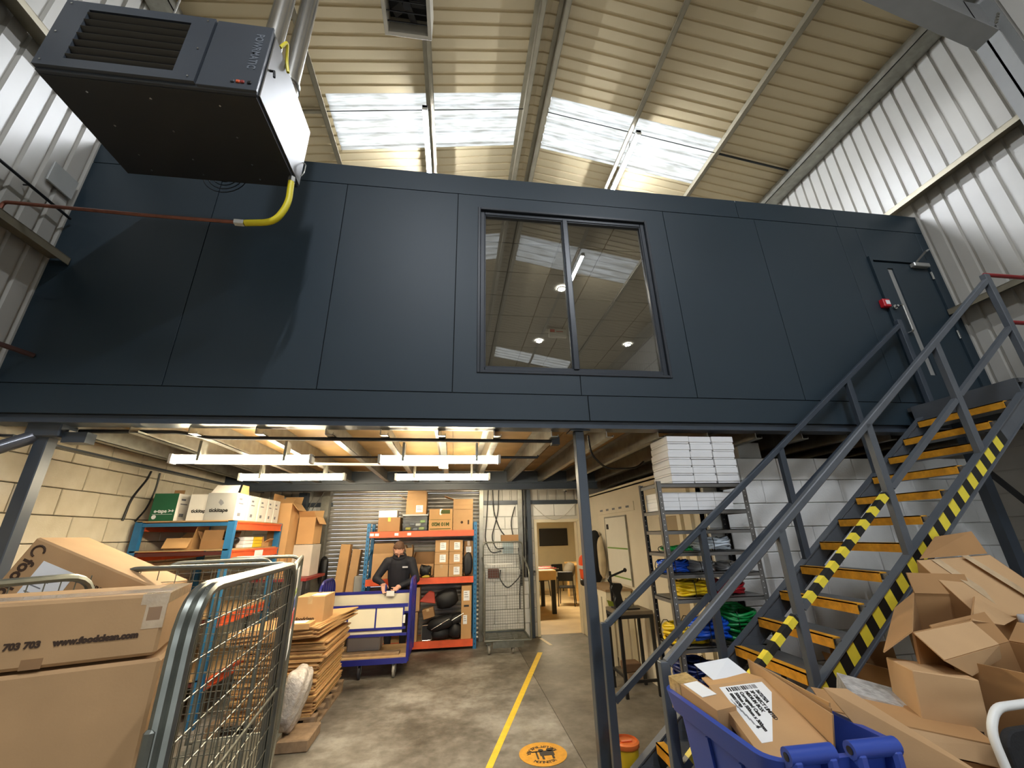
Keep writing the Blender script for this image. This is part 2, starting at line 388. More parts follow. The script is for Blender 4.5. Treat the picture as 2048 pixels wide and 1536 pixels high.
# ---- far end and front end of the shed
wb = struct('wall_back')
obj('gable_sheet', MB().box(XL, XR, 9.05, 9.1, 2.95, 9.2), CLAD, wb)
wf = struct('wall_front')
obj('gable_sheet', MB().box(XL-.1, 0, YF-.1, YF, 0, 9.3), CLAD, wf)
obj('gable_sheet', MB().box(0, 5, YF-.1, YF, 4.6, 9.3), CLAD, wf)
obj('gable_sheet', MB().box(5, XR+.1, YF-.1, YF, 0, 9.3), CLAD, wf)
smesh('floor_yard', MB().box(-25, 30, -60, YF-.2, -.15, -.02), mat('tarmac', (120, 118, 114), .9, var=.1))
# back wall under the mezzanine: openings for shutter (-2.32..0.49) and doorway (1.71..2.56)
DX0, DX1, DZ = 1.71, 2.56, 2.08
obj('mortar', MB().box(XL, -2.42, YB, 9.0, 0, 2.45).box(.52, DX0-.06, YB, 9.0, 0, 2.45).box(DX0-.06, DX1+.06, YB, 9.0, DZ+.06, 2.45).box(DX1+.06, XR, YB, 9.0, 0, 2.95), mat('white_mortar', (204, 202, 196), .9, var=.05), wb)
blocks(wb, (0, YB, 0), (1, 0, 0), (0, -1, 0), .58, DX0-.07, 0, 10, .46, .245, BLOCKW, (0, .5))
blocks(wb, (0, YB, 0), (1, 0, 0), (0, -1, 0), DX0-.07, DX1+.02, 2.205, 1, .46, .245, BLOCKW, (0, .5))
blocks(wb, (0, YB, 0), (1, 0, 0), (0, -1, 0), XL, -2.5, 0, 10, .46, .245, BLOCKW, (0, .5))
pr = profile(XL, 2.7, .2, .03)
obj('cladding_sheet', MB().sheet([[(x, YB+h-.02, z) for x, h in pr if x < -2.42] for z in (2.5, 2.95)]).sheet([[(x, YB+h-.02, z) for x, h in pr if x > .5] for z in (2.5, 2.95)]), CLAD, wb)
obj('channel_trim', MB().box(.5, 2.62, YB-.06, YB, 2.45, 2.53), STEELD, wb)
obj('channel_trim', MB().box(XL, -2.42, YB-.06, YB, 2.45, 2.53), STEELD, wb)
obj('steel_column', MB().box(-2.98, -2.83, 8.55, 8.7, 0, 2.7), STEELD, wb)
obj('galvanised_post', MB().box(-2.6, -2.45, 8.7, 8.9, 0, 2.95), GALV, wb)
obj('galvanised_post', MB().box(.5, .58, 8.75, 8.9, 0, 2.95), GALV, wb)
obj('steel_column', MB().box(1.5, 1.58, 8.78, 8.9, 0, 2.95), STEELD, wb)

# ---- roller shutter
d1 = struct('door_1')
slat_me = mesh_from('slat', MB().prism([(-2.45, 0, 0), (-2.45, -.012, .006), (-2.45, -.03, .03), (-2.45, -.032, .045), (-2.45, -.012, .07), (-2.45, 0, .074)], (2.97, 0, 0)), mat('shutter_steel', (200, 196, 188), .3, .6, var=.1, scale=8))
for k in range(39): share(d1, 'slat', slat_me, (0, YB+.0, k*.075))
obj('shutter_box', MB().box(-2.45, .52, 8.55, 8.95, 2.9, 2.96), GALV, d1)

# ---- doorway to the back room and that room
d2 = struct('door_2')
CREAMF = mat('cream_gloss_paint', (224, 214, 188), .4, var=.03)
obj('door_frame', MB().box(DX0-.06, DX0, YB-.03, 9.05, 0, DZ+.06).box(DX1, DX1+.06, YB-.03, 9.05, 0, DZ+.06).box(DX0, DX1, YB-.03, 9.05, DZ, DZ+.06), CREAMF, d2)
for k in range(4): obj('reveal_board', MB().box(2.575, 2.6, 8.05+.2*k, 8.235+.2*k, 0, 2.1), CREAMF, d2)
CRW = mat('cream_room_wall', (206, 196, 166), .7, var=.02)
wk = struct('wall_back_room')
obj('wall_panel', MB().box(-1, 7, 16, 16.1, 0, 2.7), CRW, wk)
obj('wall_panel', MB().box(-1.1, -1, 9, 16.1, 0, 2.7).box(5.4, 5.5, 9, 16.1, 0, 2.7).box(-1, 1.65, 9.0, 9.04, 0, 2.7).box(2.62, 5.5, 9.0, 9.04, 0, 2.7), CRW, wk)
obj('ceiling_panel', MB().box(-1.1, 5.5, 9, 16.1, 2.6, 2.7), CRW, wk)

# ---- cabin on the right under the deck: long wall, front wall with door
XC, YC = 2.62, 4.2
wc = struct('wall_cabin')
obj('plaster_wall', MB().box(XC, XC+.1, YC, YB, 0, 2.52), PLASTER, wc)
obj('capping', MB().box(XC-.01, XC+.12, YC, YB, 2.52, 2.55), PLASTER, wc)
obj('mortar', MB().box(XC, XR, YC+.006, YC+.1, 0, 2.6), MATS['white_mortar'], wc)
blocks(wc, (0, YC, 0), (1, 0, 0), (0, -1, 0), XC+.005, XR, .401, 9, .48, .244, BLOCKW, (0, .5), gap=.006)
obj('roof_board', MB().box(XC, XR, YC, YB, 2.5, 2.53), PLY, wc)
d3 = struct('door_3')
obj('door_leaf', MB().box(XC-.02, XC+.02, 4.72, 5.2, 0, 2.02), mat('beige_door', (166, 150, 122), .5, var=.04), d3)
obj('door_frame', MB().box(XC-.04, XC+.02, 4.64, 4.72, 0, 2.1).box(XC-.04, XC+.02, 4.72, 5.2, 2.02, 2.1), CREAMF, d3)
obj('door_frame', MB().box(XC-.04, XC+.02, 4.42, 4.5, 0, 2.3), CREAMF, d3)

# ---- mezzanine front wall: panels, fascias, window, door
wmz = struct('wall_mezzanine')
Z0, Z1, Z2, Z3 = 2.885, 3.151, 5.63, 5.92
obj('panel_backing', MB().box(XL, -.06, YM+.012, YM+.03, Z0, Z3-.02).box(2.5, 5.26, YM+.012, YM+.03, Z0, Z3-.02).box(6.22, XR, YM+.012, YM+.03, Z0, Z3-.02).box(-.06, 2.5, YM+.012, YM+.03, Z0, 3.385).box(-.06, .2, YM+.012, YM+.03, 3.38, 5.44).box(2.23, 2.5, YM+.012, YM+.03, 3.38, 5.44).box(-.06, 2.5, YM+.012, YM+.03, 5.43, Z3-.02).box(5.26, 6.22, YM+.012, YM+.03, 5.14, Z3-.02), JOINT, wmz)
G = .004
def pan(x0, x1, z0, z1, name='panel', par=wmz): return obj(name, MB().box(x0+G, x1-G, YM, YM+.02, z0+G, z1-G), DARK, par, bevel=.0015)
for x0, x1 in ((XL, -2.597), (-2.597, -1.30), (-1.30, -.054), (2.494, 3.757), (3.757, 4.96), (4.96, 5.258)): pan(x0, x1, Z1, Z2)
pan(6.19, XR, Z1, Z2); pan(5.258, 6.19, 5.16, Z2)
for x0, x1 in ((XL, 1.3), (1.3, XR)): pan(x0, x1, Z0, Z1, 'fascia_board')
for x0, x1 in ((XL, 3.55), (3.55, 5.0), (5.0, XR)): pan(x0, x1, Z2, Z3, 'fascia_board')
WX0, WX1, WZ0, WZ1 = .2, 2.23, 3.385, 5.43
x0, x1 = -.054+G, 2.494-G
b = MB()
for q in ((x0, WX0, Z1+G, Z2-G), (WX1, x1, Z1+G, Z2-G), (WX0, WX1, WZ1, Z2-G), (WX0, 1.233, Z1+G, WZ0), (1.241, WX1, Z1+G, WZ0)): b.box(q[0], q[1], YM, YM+.02, q[2], q[3])
obj('window_surround_panel', b, DARK, wmz)
obj('wall_core', MB().box(XL, -.06, YM+.03, YM+.1, Z0+.05, Z3-.02).box(2.5, 5.26, YM+.03, YM+.1, Z0+.05, Z3-.02).box(-.06, 2.5, YM+.03, YM+.1, Z0+.05, 3.38).box(-.06, 2.5, YM+.03, YM+.1, 5.44, Z3-.02).box(5.26, XR, YM+.03, YM+.1, 5.16, Z3-.02).box(-.06, .19, YM+.03, YM+.1, 3.38, 5.44).box(2.24, 2.5, YM+.03, YM+.1, 3.38, 5.44), mat('office_plaster', (196, 188, 172), .7, var=.02), wmz)
# window
w1 = struct('window_1')
def ring(b, x0, x1, z0, z1, t, y0, y1):
    b.box(x0, x0+t, y0, y1, z0, z1); b.box(x1-t, x1, y0, y1, z0, z1); b.box(x0+t, x1-t, y0, y1, z1-t, z1); b.box(x0+t, x1-t, y0, y1, z0, z0+t)
b = MB(); ring(b, WX0-.02, WX1+.02, WZ0-.02, WZ1+.02, .03, YM-.012, YM+.1); obj('architrave', b, DARKTRIM, w1, bevel=.004)
b = MB(); ring(b, WX0+.01, WX1-.01, WZ0+.01, WZ1-.01, .05, YM+.02, YM+.09); obj('window_frame', b, DARKTRIM, w1, bevel=.006)
obj('mullion', MB().box(1.185, 1.245, YM+.005, YM+.09, WZ0+.05, WZ1-.05), DARKTRIM, w1, bevel=.006)
b = MB(); ring(b, WX0+.055, 1.19, WZ0+.055, WZ1-.055, .016, YM+.03, YM+.06); ring(b, 1.24, WX1-.055, WZ0+.055, WZ1-.055, .016, YM+.03, YM+.06); obj('glazing_bead', b, DARKTRIM, w1, bevel=.003)
for x0, x1 in ((WX0+.05, 1.195), (1.235, WX1-.05)): obj('pane', MB().add([(x0, YM+.06, WZ0+.05), (x1, YM+.06, WZ0+.05), (x1, YM+.06, WZ1-.05), (x0, YM+.06, WZ1-.05)], [(0, 1, 2, 3)]), GLASS, w1)
# office behind the window
CT = mat('ceiling_tile', (184, 184, 180), .85, var=.04, scale=60, bump=.05, bscale=150)
co = struct('ceiling_office')
tile = mesh_from('ceiling_tile', MB().box(0, .622, 0, .627, 0, .012), CT, bevel=.003)
ZT = 5.55
DL = [(1.608, 5.424), (1.612, 7.312), (3.503, 7.309), (3.503, 5.424), (-.3, 5.424), (-.3, 7.31)]
for i in range(-7, 9):
    for j in range(-2, 6):
        x, y = .69+.635*i, 5.09+.64*j
        if x > XL and x+.6 < XR: share(co, 'ceiling_tile', tile, (x+.006, y+.006, ZT))
obj('grid_backing', MB().box(XL, XR, YM+.1, 8.9, ZT+.014, ZT+.03), mat('grid_grey', (120, 116, 108), .8, var=0), co)
wo = struct('wall_office')
OF = mat('office_wall', (180, 178, 172), .8, var=.02)
obj('office_wall_panel', MB().box(XL+.04, XR-.04, 8.8, 8.86, 3.1, ZT), OF, wo)
obj('office_wall_panel', MB().box(XL, XL+.04, YM+.1, 8.8, 3.1, ZT).box(XR-.04, XR, YM+.1, 8.8, 3.1, ZT), OF, wo)
obj('office_floor', MB().box(XL, XR, YM+.03, 8.9, 3.0, 3.1), mat('office_vinyl', (150, 148, 144), .6, var=.1), wo)
for i, (x, y) in enumerate(DL[:6]):
    t = thing('downlight', ['recessed round downlight behind the window, by the mullion', 'recessed round downlight deep in the left pane of the window', 'recessed round downlight deep in the right pane of the window', 'recessed round office downlight right of the window', 'recessed round office downlight left of the window, nearer row', 'recessed round office downlight left of the window, farther row'][i], 'downlight', (x, y, ZT-.02), group='office downlights')
    obj('lens', MB().lathe([(.046, 0), (.042, .01)], n=16), emit('downlight_glow', (255, 246, 232), 700), t, local=True)
    obj('bezel', MB().tube([(.065*math.cos(k*math.pi/8), .065*math.sin(k*math.pi/8), .004) for k in range(16)], .012, 6, True), WHITE, t, local=True, smooth=True)
t = thing('exit_sign', 'small white exit sign box hanging in the office, seen through the window', 'sign', (1.86, 6.77, ZT-.2))
obj('sign_box', MB().box(-.17, .17, -.03, .03, 0, .18), WHITE, t, local=True, bevel=.008)
obj('symbol', MB().box(-.15, -.06, -.032, -.03, .1, .16).box(-.03, .1, -.032, -.03, .11, .125), mat('pale_red_print', (200, 90, 90), .6, var=0), t, local=True)
# mezzanine door
d4 = struct('door_4')
obj('door_frame', MB().box(5.262, 5.3, YM-.025, YM+.06, 3.1, 5.155).box(6.14, 6.19, YM-.025, YM+.06, 3.1, 5.155).box(5.3, 6.14, YM-.025, YM+.06, 5.1, 5.155), DARK, d4)
b = MB()
for q in ((5.312, 5.5, 3.13, 5.085), (5.585, 6.13, 3.13, 5.085), (5.5, 5.585, 3.13, 3.5), (5.5, 5.585, 5.0, 5.085)): b.box(q[0], q[1], YM-.005, YM+.035, q[2], q[3])
obj('door_leaf', b, DARK, d4)
obj('vision_panel', MB().box(5.5, 5.585, YM+.012, YM+.02, 3.5, 5.0), mat('grey_frosted_pane', (150, 150, 146), .3, var=.05), d4)
STN = mat('satin_steel', (200, 200, 196), .25, .9, var=0)
obj('pull_handle', MB().tube(arc_path([(5.43, YM-.005, 4.42), (5.43, YM-.06, 4.42), (5.43, YM-.06, 4.05), (5.43, YM-.005, 4.05)], .03), .012, 8), STN, d4, smooth=True)
obj('thumb_turn', MB().lathe([(.03, 0), (.03, .02), (.015, .02), (.015, .05)], (5.36, YM-.01, 4.4), 12, mtx(rot=(90, 0, 0))), STN, d4)
t = obj('door_closer', MB().box(5.86, 6.1, YM-.07, YM-.006, 5.02, 5.08), mat('silver_paint', (176, 176, 172), .35, .5, var=0), d4, bevel=.008)
obj('closer_arm', MB().tube([(5.92, YM-.06, 5.09), (5.9, YM-.2, 5.14), (6.24, YM-.03, 5.33)], .012, 6), MATS['silver_paint'], t)
for z in (4.86, 4.0, 3.25): obj('hinge', MB().lathe([(.012, 0), (.012, .11)], (6.135, YM-.02, z), 8), STN, d4)
tag(obj('call_point', MB().box(5.17, 5.27, YM-.06, YM, 4.38, 4.49), REDP, bevel=.008), 'red fire alarm call point left of the mezzanine door', 'alarm')
obj('notice', MB().box(5.2, 5.255, YM-.064, YM-.06, 4.41, 4.465), WHITEP, bpy.data.objects['call_point'])

# ---- deck seen from below: chipboard, galvanised joists, beams
cu = struct('ceiling_deck')
for i in range(8):
    xa = XL+1.28*i
    obj('deck_board', MB().box(xa, min(xa+1.275, XR), YM+.1, 9.0, 2.955, 2.99), CHIP, cu)
JX = [-3.35, -2.82, -2.35, -1.8, -1.2, -.71, -.175, .36, .93, 1.5, 2.05, 2.6, 3.15, 3.7, 4.25, 4.8, 5.35, 5.9]
for i, x in enumerate(JX):
    b = MB(); s = 1 if x > 0 else 1
    b.box(x-.004, x+.004, 3.86, 8.75, 2.755, 2.953); b.box(x, x+.07, 3.86, 8.75, 2.75, 2.756); b.box(x-.07, x, 3.86, 8.75, 2.947, 2.954); b.box(x+.066, x+.07, 3.86, 8.75, 2.75, 2.772)
    obj('joist', b, GALV, cu)
obj('edge_beam', MB().box(XL, XR, YM+.03, YM+.14, 2.82, 2.945).box(XL, XR, YM+.0, YM+.16, 2.81, 2.825), STEELD, cu)
obj('cross_beam', MB().box(XL, XC, 7.45, 7.6, 2.62, 2.64).box(XL, XC, 7.45, 7.6, 2.73, 2.75).box(XL, XC, 7.5, 7.52, 2.62, 2.95), STEELD, cu)
obj('side_beam', MB().box(XL+.035, XL+.16, 3.9, 8.8, 2.72, 2.74).box(XL+.035, XL+.05, 3.9, 8.8, 2.72, 2.94), STEELD, cu)
# steel posts
t = thing('support_post', 'dark grey square steel post standing mid-floor under the mezzanine edge', 'post', (1.21, 3.88, 0))
obj('shaft', MB().box(1.165, 1.255, 3.835, 3.925, .01, 2.8), STEELD, t, bevel=.006)
obj('head_plate', MB().box(1.11, 1.31, 3.8, 3.96, 2.8, 2.812), STEELD, t); obj('base_plate', MB().box(1.11, 1.31, 3.78, 3.98, 0, .012), STEELD, t)
t = thing('support_post', 'dark steel corner post with diagonal brace against the left block wall', 'post', (-3.43, 3.88, 0))
obj('shaft', MB().box(-3.49, -3.39, 3.83, 3.93, .01, 2.72), STEELD, t, bevel=.006)
obj('head_bracket', MB().box(-3.56, -3.3, 3.8, 3.97, 2.7, 2.82), STEELD, t, bevel=.01)
obj('bracket_arm', MB().box(-3.3, -3.12, 3.84, 3.94, 2.66, 2.75), STEELD, t)
obj('brace', MB().tube([(-3.5, 3.86, 2.72), (-3.78, 3.45, 2.36), (-3.83, 3.1, 2.1)], .055, 10), mat('glossy_grey_steel', (96, 98, 104), .2, .4, var=.06), t, smooth=True)
obj('base_plate', MB().box(-3.55, -3.33, 3.77, 3.99, 0, .012), STEELD, t)
# ================================================================ SERVICES AND LAMPS
TU = emit('roof_tube_glow', (240, 246, 255), LAMP_UP); TLB = emit('added_tube_glow', (255, 238, 204), LAMP_LOW*.4); TLW = emit('low_tube_glow', (255, 238, 204), LAMP_LOW)  # TLB is the weaker glow of the added battens behind the cross beam
def batten(label, loc, rotz, length, m, group, drop=0):
    t = thing('batten_light', label, 'light', loc, rotz, group)
    hw, hz = (.045, .03) if m is TU else (.022, .064)
    obj('housing', MB().box(0, length, -hw, hw, hz, .085), WHITE, t, local=True, bevel=.004)
    n = 10; prof = [(.041*math.cos(math.pi*k/n), -.028*math.sin(math.pi*k/n)+.03) for k in range(n+1)]
    if m is not TU: prof = [(.043, .062)]+prof+[(-.043, .062)]
    obj('diffuser', MB().prism([(.03, y, z) for y, z in prof], (length-.06, 0, 0)), m, t, local=True)
    obj('end_cap', MB().box(0, .03, -.045, .045, -.002, .088), WHITE, t, local=True, bevel=.004); obj('end_cap', MB().box(length-.03, length, -.045, .045, -.002, .088), WHITE, t, local=True, bevel=.004)
    for k in range(2):
        xx = length*(.2+.6*k); obj('clip', MB().box(xx-.012, xx+.012, -.05, .05, .02, .11+drop), GALV, t, local=True)
    return t
G1 = 'roof batten lights'
batten('long batten light glowing on the roof purlin left of the ridge', (-.66, 4.83, 8.46), 90, 1.52, TU, G1)
batten('long batten light glowing on the roof purlin right of the ridge', (3.07, 4.85, 8.47), 90, 1.5, TU, G1)
batten('batten light on the purlin above the camera, left of the ridge', (-.66, -2.1, 8.46), 90, 1.5, TU, G1)
batten('batten light on the purlin above the camera, seen mirrored in the window', (3.07, -2.1, 8.47), 90, 1.5, TU, G1)
G2 = 'batten lights under the mezzanine'
batten('front left warm batten light under the mezzanine deck, above the cages', (-2.68, 4.25, 2.55), 0, 1.28, TLW, G2, .1)
batten('front right warm batten light under the mezzanine deck', (-.78, 4.26, 2.55), 0, 1.24, TLW, G2, .1)
batten('rear left warm batten light under the mezzanine deck', (-2.66, 5.53, 2.55), 0, 1.26, TLW, G2, .1)
batten('rear right warm batten light under the mezzanine deck, nearest the shutter', (-.79, 5.58, 2.55), 0, 1.25, TLW, G2, .1)
batten('added unseen batten light behind the cross beam, above the trolley and man', (-2.0, 7.72, 2.652), 0, 1.25, TLB, G2)  # unseen fitting, added to brighten the back wall and shutter
batten('added unseen batten light behind the cross beam, above the empty roll cage', (.2, 7.72, 2.652), 0, 1.25, TLB, G2)  # second added batten of the hidden row, lights the back wall
t = thing('ceiling_lamp', 'flat lamp on the back room ceiling', 'light', (2.3, 12.2, 2.56))
obj('housing', MB().box(-.6, .6, -.15, .15, .015, .045), WHITE, t, local=True); obj('diffuser', MB().box(-.58, .58, -.13, .13, 0, .015), emit('room_lamp_glow', (255, 234, 196), LAMP_ROOM*1.5), t, local=True)
# conduits under the deck
tag(obj('conduit_pipe', MB().tube(arc_path([(-3.3, 3.98, 2.79), (-2.5, 3.98, 2.79), (-2.25, 3.98, 2.74), (.97, 3.98, 2.73)], .05), .018, 8), BLACKS, smooth=True), 'thin black conduit running along under the mezzanine front edge', 'conduit')
b = obj('cap', MB().box(.95, 1.03, 3.94, 4.02, 2.69, 2.77), BLACK, bpy.data.objects['conduit_pipe'])
tag(obj('conduit_pipe', MB().tube([(-2.75, 4.75, 2.64), (-.14, 4.9, 2.64)], .016, 8), WHITE, smooth=True), 'white conduit pipe between the front and rear batten lights', 'conduit')
obj('junction_box', MB().box(-.2, -.09, 4.86, 4.95, 2.6, 2.75), WHITE, bpy.data.objects['conduit_pipe.001'], bevel=.01)
tag(obj('conduit_pipe', MB().tube([(-1.4, 4.28, 2.62), (-.78, 4.28, 2.62)], .01, 6), BLACKS), 'black cable linking the two front batten lights', 'cable')
tag(obj('conduit_pipe', MB().tube([(.47, 4.28, 2.62), (.86, 4.28, 2.62), (.87, 4.28, 2.64)], .014, 6), BLACKS), 'short black cable at the right end of the front batten light', 'cable')
tag(obj('hanging_cable', MB().tube(arc_path([(1.35, 4.0, 2.8), (1.4, 4.1, 2.62), (1.62, 4.3, 2.5), (2.1, 4.6, 2.55), (2.4, 5.0, 2.7)], .2), .012, 6), BLACK, smooth=True), 'black cable sagging behind the central post', 'cable')

# ---- warm air unit heater
HX0, HX1, HY0, HY1, HZ0, HZ1 = -2.83, -1.45, 2.17, 3.02, 4.8, 5.5
t = thing('unit_heater', 'large charcoal warm-air unit heater hanging above the left cages', 'heater', ((HX0+HX1)/2, (HY0+HY1)/2, HZ0))
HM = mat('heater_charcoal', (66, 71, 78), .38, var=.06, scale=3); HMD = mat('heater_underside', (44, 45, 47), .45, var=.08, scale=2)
obj('casing', MB().box(HX0, HX1-.012, HY0+.015, HY1, HZ0, HZ1), HM, t, bevel=.006)
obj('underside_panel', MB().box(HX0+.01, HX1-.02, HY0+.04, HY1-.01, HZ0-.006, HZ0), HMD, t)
b = MB(); gx0, gx1, gz0, gz1 = -2.67, -2.005, 4.9, 5.42
for q in ((HX0, gx0, HZ0+.02, HZ1), (gx1, -1.855, HZ0+.02, HZ1), (gx0, gx1, gz1, HZ1), (gx0, gx1, HZ0+.02, gz0)): b.box(q[0], q[1], HY0-.012, HY0+.02, q[2], q[3])
fp = obj('front_grille_panel', b, HM, t)
obj('grille_recess', MB().box(gx0, gx1, HY0+.014, HY0+.02, gz0, gz1), BLACK, fp)
sl = MATS.get('louvre') or mat('louvre', (74, 70, 64), .4, var=0)
for k in range(7):
    z = gz0+.035+k*.074; obj('louvre_blade', MB().beam((gx0, HY0-.0, z), (gx1, HY0-.0, z), .036, .005, (0, .5, 1)), sl, fp)
cp_ = obj('control_panel', MB().box(-1.845, HX1-.005, HY0-.004, HY0+.016, HZ0+.005, HZ1), HM, t, bevel=.003)
text('POWRMATIC', .078, mat('grey_lettering', (104, 110, 118), .5, var=0), cp_, (-1.555, HY0-.004, 5.4), (0, 0, -1), (1, 0, 0), bold=.002, squash=.82)
for x, rgb in ((-1.62, (70, 74, 80)), (-1.585, (226, 96, 56)), (-1.555, (150, 50, 44)), (-1.51, (16, 16, 18))):
    obj('push_button', MB().box(x-.013, x+.013, HY0-.014, HY0-.002, HZ0+.06, HZ0+.085), mat('button_%d' % rgb[0], rgb, .4, var=0), cp_, bevel=.004)
sd = obj('side_door', MB().box(HX1-.012, HX1, HY0+.04, HY1-.015, HZ0+.012, HZ1-.03), mat('heater_side', (86, 82, 74), .45, .2, var=.05, scale=4), t, bevel=.004)
obj('latch', MB().tube([(HX1, 2.24, 5.13), (HX1+.03, 2.24, 5.13), (HX1+.035, 2.25, 5.08)], .009, 6), BLACK, sd)
obj('spring_clip', MB().tube(arc_path([(HX1, 2.98, 5.06), (HX1+.03, 2.98, 5.04), (HX1+.03, 2.98, 4.94), (HX1+.01, 2.98, 4.9)], .02), .006, 6), STN, t)
b = MB()
for x in (-2.6, -2.2, -1.75):
    for y in (2.3, 2.55, 2.8, 2.95): b.lathe([(.008, 0), (.008, .004)], (x, y, HZ0-.01), 6)
for x in (HX0+.04, -1.9): 
    for z in (HZ0+.06, 5.15, HZ1-.04): b.lathe([(.007, 0), (.007, .004)], (x, HY0-.014, z), 6, mtx(rot=(90, 0, 0)))
obj('screws', b, STN, t, kind='stuff')
b = MB()
for r in (.06, .1, .14, .18): b.tube([(-2.1+r*math.cos(k*math.pi/12), HY1+.04, HZ0+.1+r*math.sin(k*math.pi/12)) for k in range(24)], .004, 4, True)
obj('fan_guard', b, BLACK, t, smooth=True)
for x in (HX0+.25, HX1-.3): obj('drop_rod', MB().tube([(x, 2.6, HZ1), (x, 2.6, zroof(x)-.2)], .008, 6), STN, t)
for x, y, l in ((-1.62, 2.45, 'front silver flue pipe rising from the unit heater'), (-1.56, 2.7, 'rear silver flue pipe rising from the unit heater')):
    f = thing('flue_pipe', l, 'flue', (x, y, HZ1), group='heater flues')
    obj('pipe', MB().lathe([(.075, 0), (.075, zroof(x)-HZ1-.02)], n=18), mat('bright_flue', (196, 194, 188), .25, .9, var=.05), f, local=True, smooth=True)
    obj('collar', MB().lathe([(.085, 0), (.085, .09), (.092, .095), (.085, .1)], n=18), MATS['bright_flue'], f, local=True, smooth=True)
    obj('jubilee_clip', MB().lathe([(.088, .14), (.088, .16)], n=18), STN, f, local=True)
tag(obj('earth_cable', MB().tube(arc_path([(-1.46, 2.3, 5.5), (-1.43, 2.32, 5.62), (-1.45, 2.4, 5.5), (-1.43, 2.42, 5.4)], .05), .012, 6), HOSEY, smooth=True), 'short yellow cable on the heater top corner', 'cable')
t = thing('gas_hose', 'bright yellow gas hose curving down from the heater corner', 'hose', (-1.6, 2.9, 4.3))
obj('hose', MB().tube(arc_path([(-1.47, 2.9, 4.74), (-1.455, 2.9, 4.5), (-1.53, 2.9, 4.3), (-1.76, 2.92, 4.29)], .16, 8), .026, 12), HOSEY, t, smooth=True)
for a_, b_ in (((-1.47, 2.9, 4.74), (-1.47, 2.9, 4.79)), ((-1.76, 2.92, 4.29), (-1.84, 2.93, 4.3))): obj('union', MB().tube([a_, b_], .03, 6), STN, t)
tag(obj('gas_pipe', MB().tube(arc_path([(-1.84, 2.93, 4.3), (-2.6, 3.02, 4.38), (-3.76, 3.15, 4.52), (-3.76, 3.15, 4.3), (-3.76, 2.4, 4.25)], .04), .015, 8), COPPER, smooth=True), 'copper gas pipe running from the left wall to the yellow hose', 'pipe')
tag(obj('wall_conduit', MB().tube([(-3.8, 2.2, 4.85), (-3.8, 3.7, 4.84)], .013, 8).tube([(-3.86, 2.9, 4.85), (-3.8, 2.9, 4.85)], .008, 6).tube([(-3.86, 3.3, 4.85), (-3.8, 3.3, 4.85)], .008, 6), BLACKS, smooth=True), 'thin dark conduit along the left cladding below the grey plate', 'conduit')
tag(obj('cover_plate', MB().box(-3.86, -3.84, 3.42, 3.68, 5.05, 5.27), mat('grey_plate', (168, 170, 166), .5, var=.05), bevel=.004), 'square grey cover plate screwed to the left cladding', 'plate')
tag(obj('stub_pipe', MB().tube([(-3.8, 2.8, 3.42), (-3.8, 3.4, 3.42), (-3.66, 3.74, 3.4)], .022, 8), mat('brown_pipe', (70, 46, 42), .5, var=.1)), 'short brown pipe entering the dark panels at the far left', 'pipe')
# fan box in the roof
t = thing('roof_fan', 'square white-framed fan box hanging from the roof at the top edge', 'fan', (-.76, 3.3, 8.0))
b = MB()
x0, x1, y0, y1 = -1.06, -.46, 2.95, 3.56
b.box(x0, x0+.05, y0, y1, 8.0, 8.5).box(x1-.05, x1, y0, y1, 8.0, 8.5).box(x0+.05, x1-.05, y0, y0+.05, 8, 8.5).box(x0+.05, x1-.05, y1-.05, y1, 8, 8.5)
obj('frame', b, mat('dusty_white', (206, 200, 186), .6, var=.06), t, bevel=.004)
obj('back_plate', MB().box(x0+.05, x1-.05, y0+.05, y1-.05, 8.3, 8.32), BLACK, t)
for k in range(5):
    a_ = k*72; b = MB(); M_ = mtx((-.76, 3.26, 8.15), (0, 25, 0)); M_ = Matrix.Translation((-.76, 3.26, 8.15)) @ mtx(rot=(0, 0, a_)) @ mtx(rot=(25, 0, 0))
    b.box(.03, .22, -.05, .05, -.004, .004, M_); obj('blade', b, mat('dusty_black', (54, 52, 50), .6, var=.2), t)
obj('hub', MB().lathe([(.05, 8.1), (.05, 8.2)], (-.76, 3.26, 0), 12), BLACK, t)
b = MB()
for k in range(4): b.box(x0+.05, x1-.05, y0+.12+.11*k, y0+.13+.11*k, 8.02, 8.035)
obj('guard_bars', b, BLACK, t, kind='stuff')
for x in (x0+.1, x1-.1): obj('hanger', MB().box(x-.01, x+.01, 3.2, 3.25, 8.5, zroof(x)+.0), GALV, t)
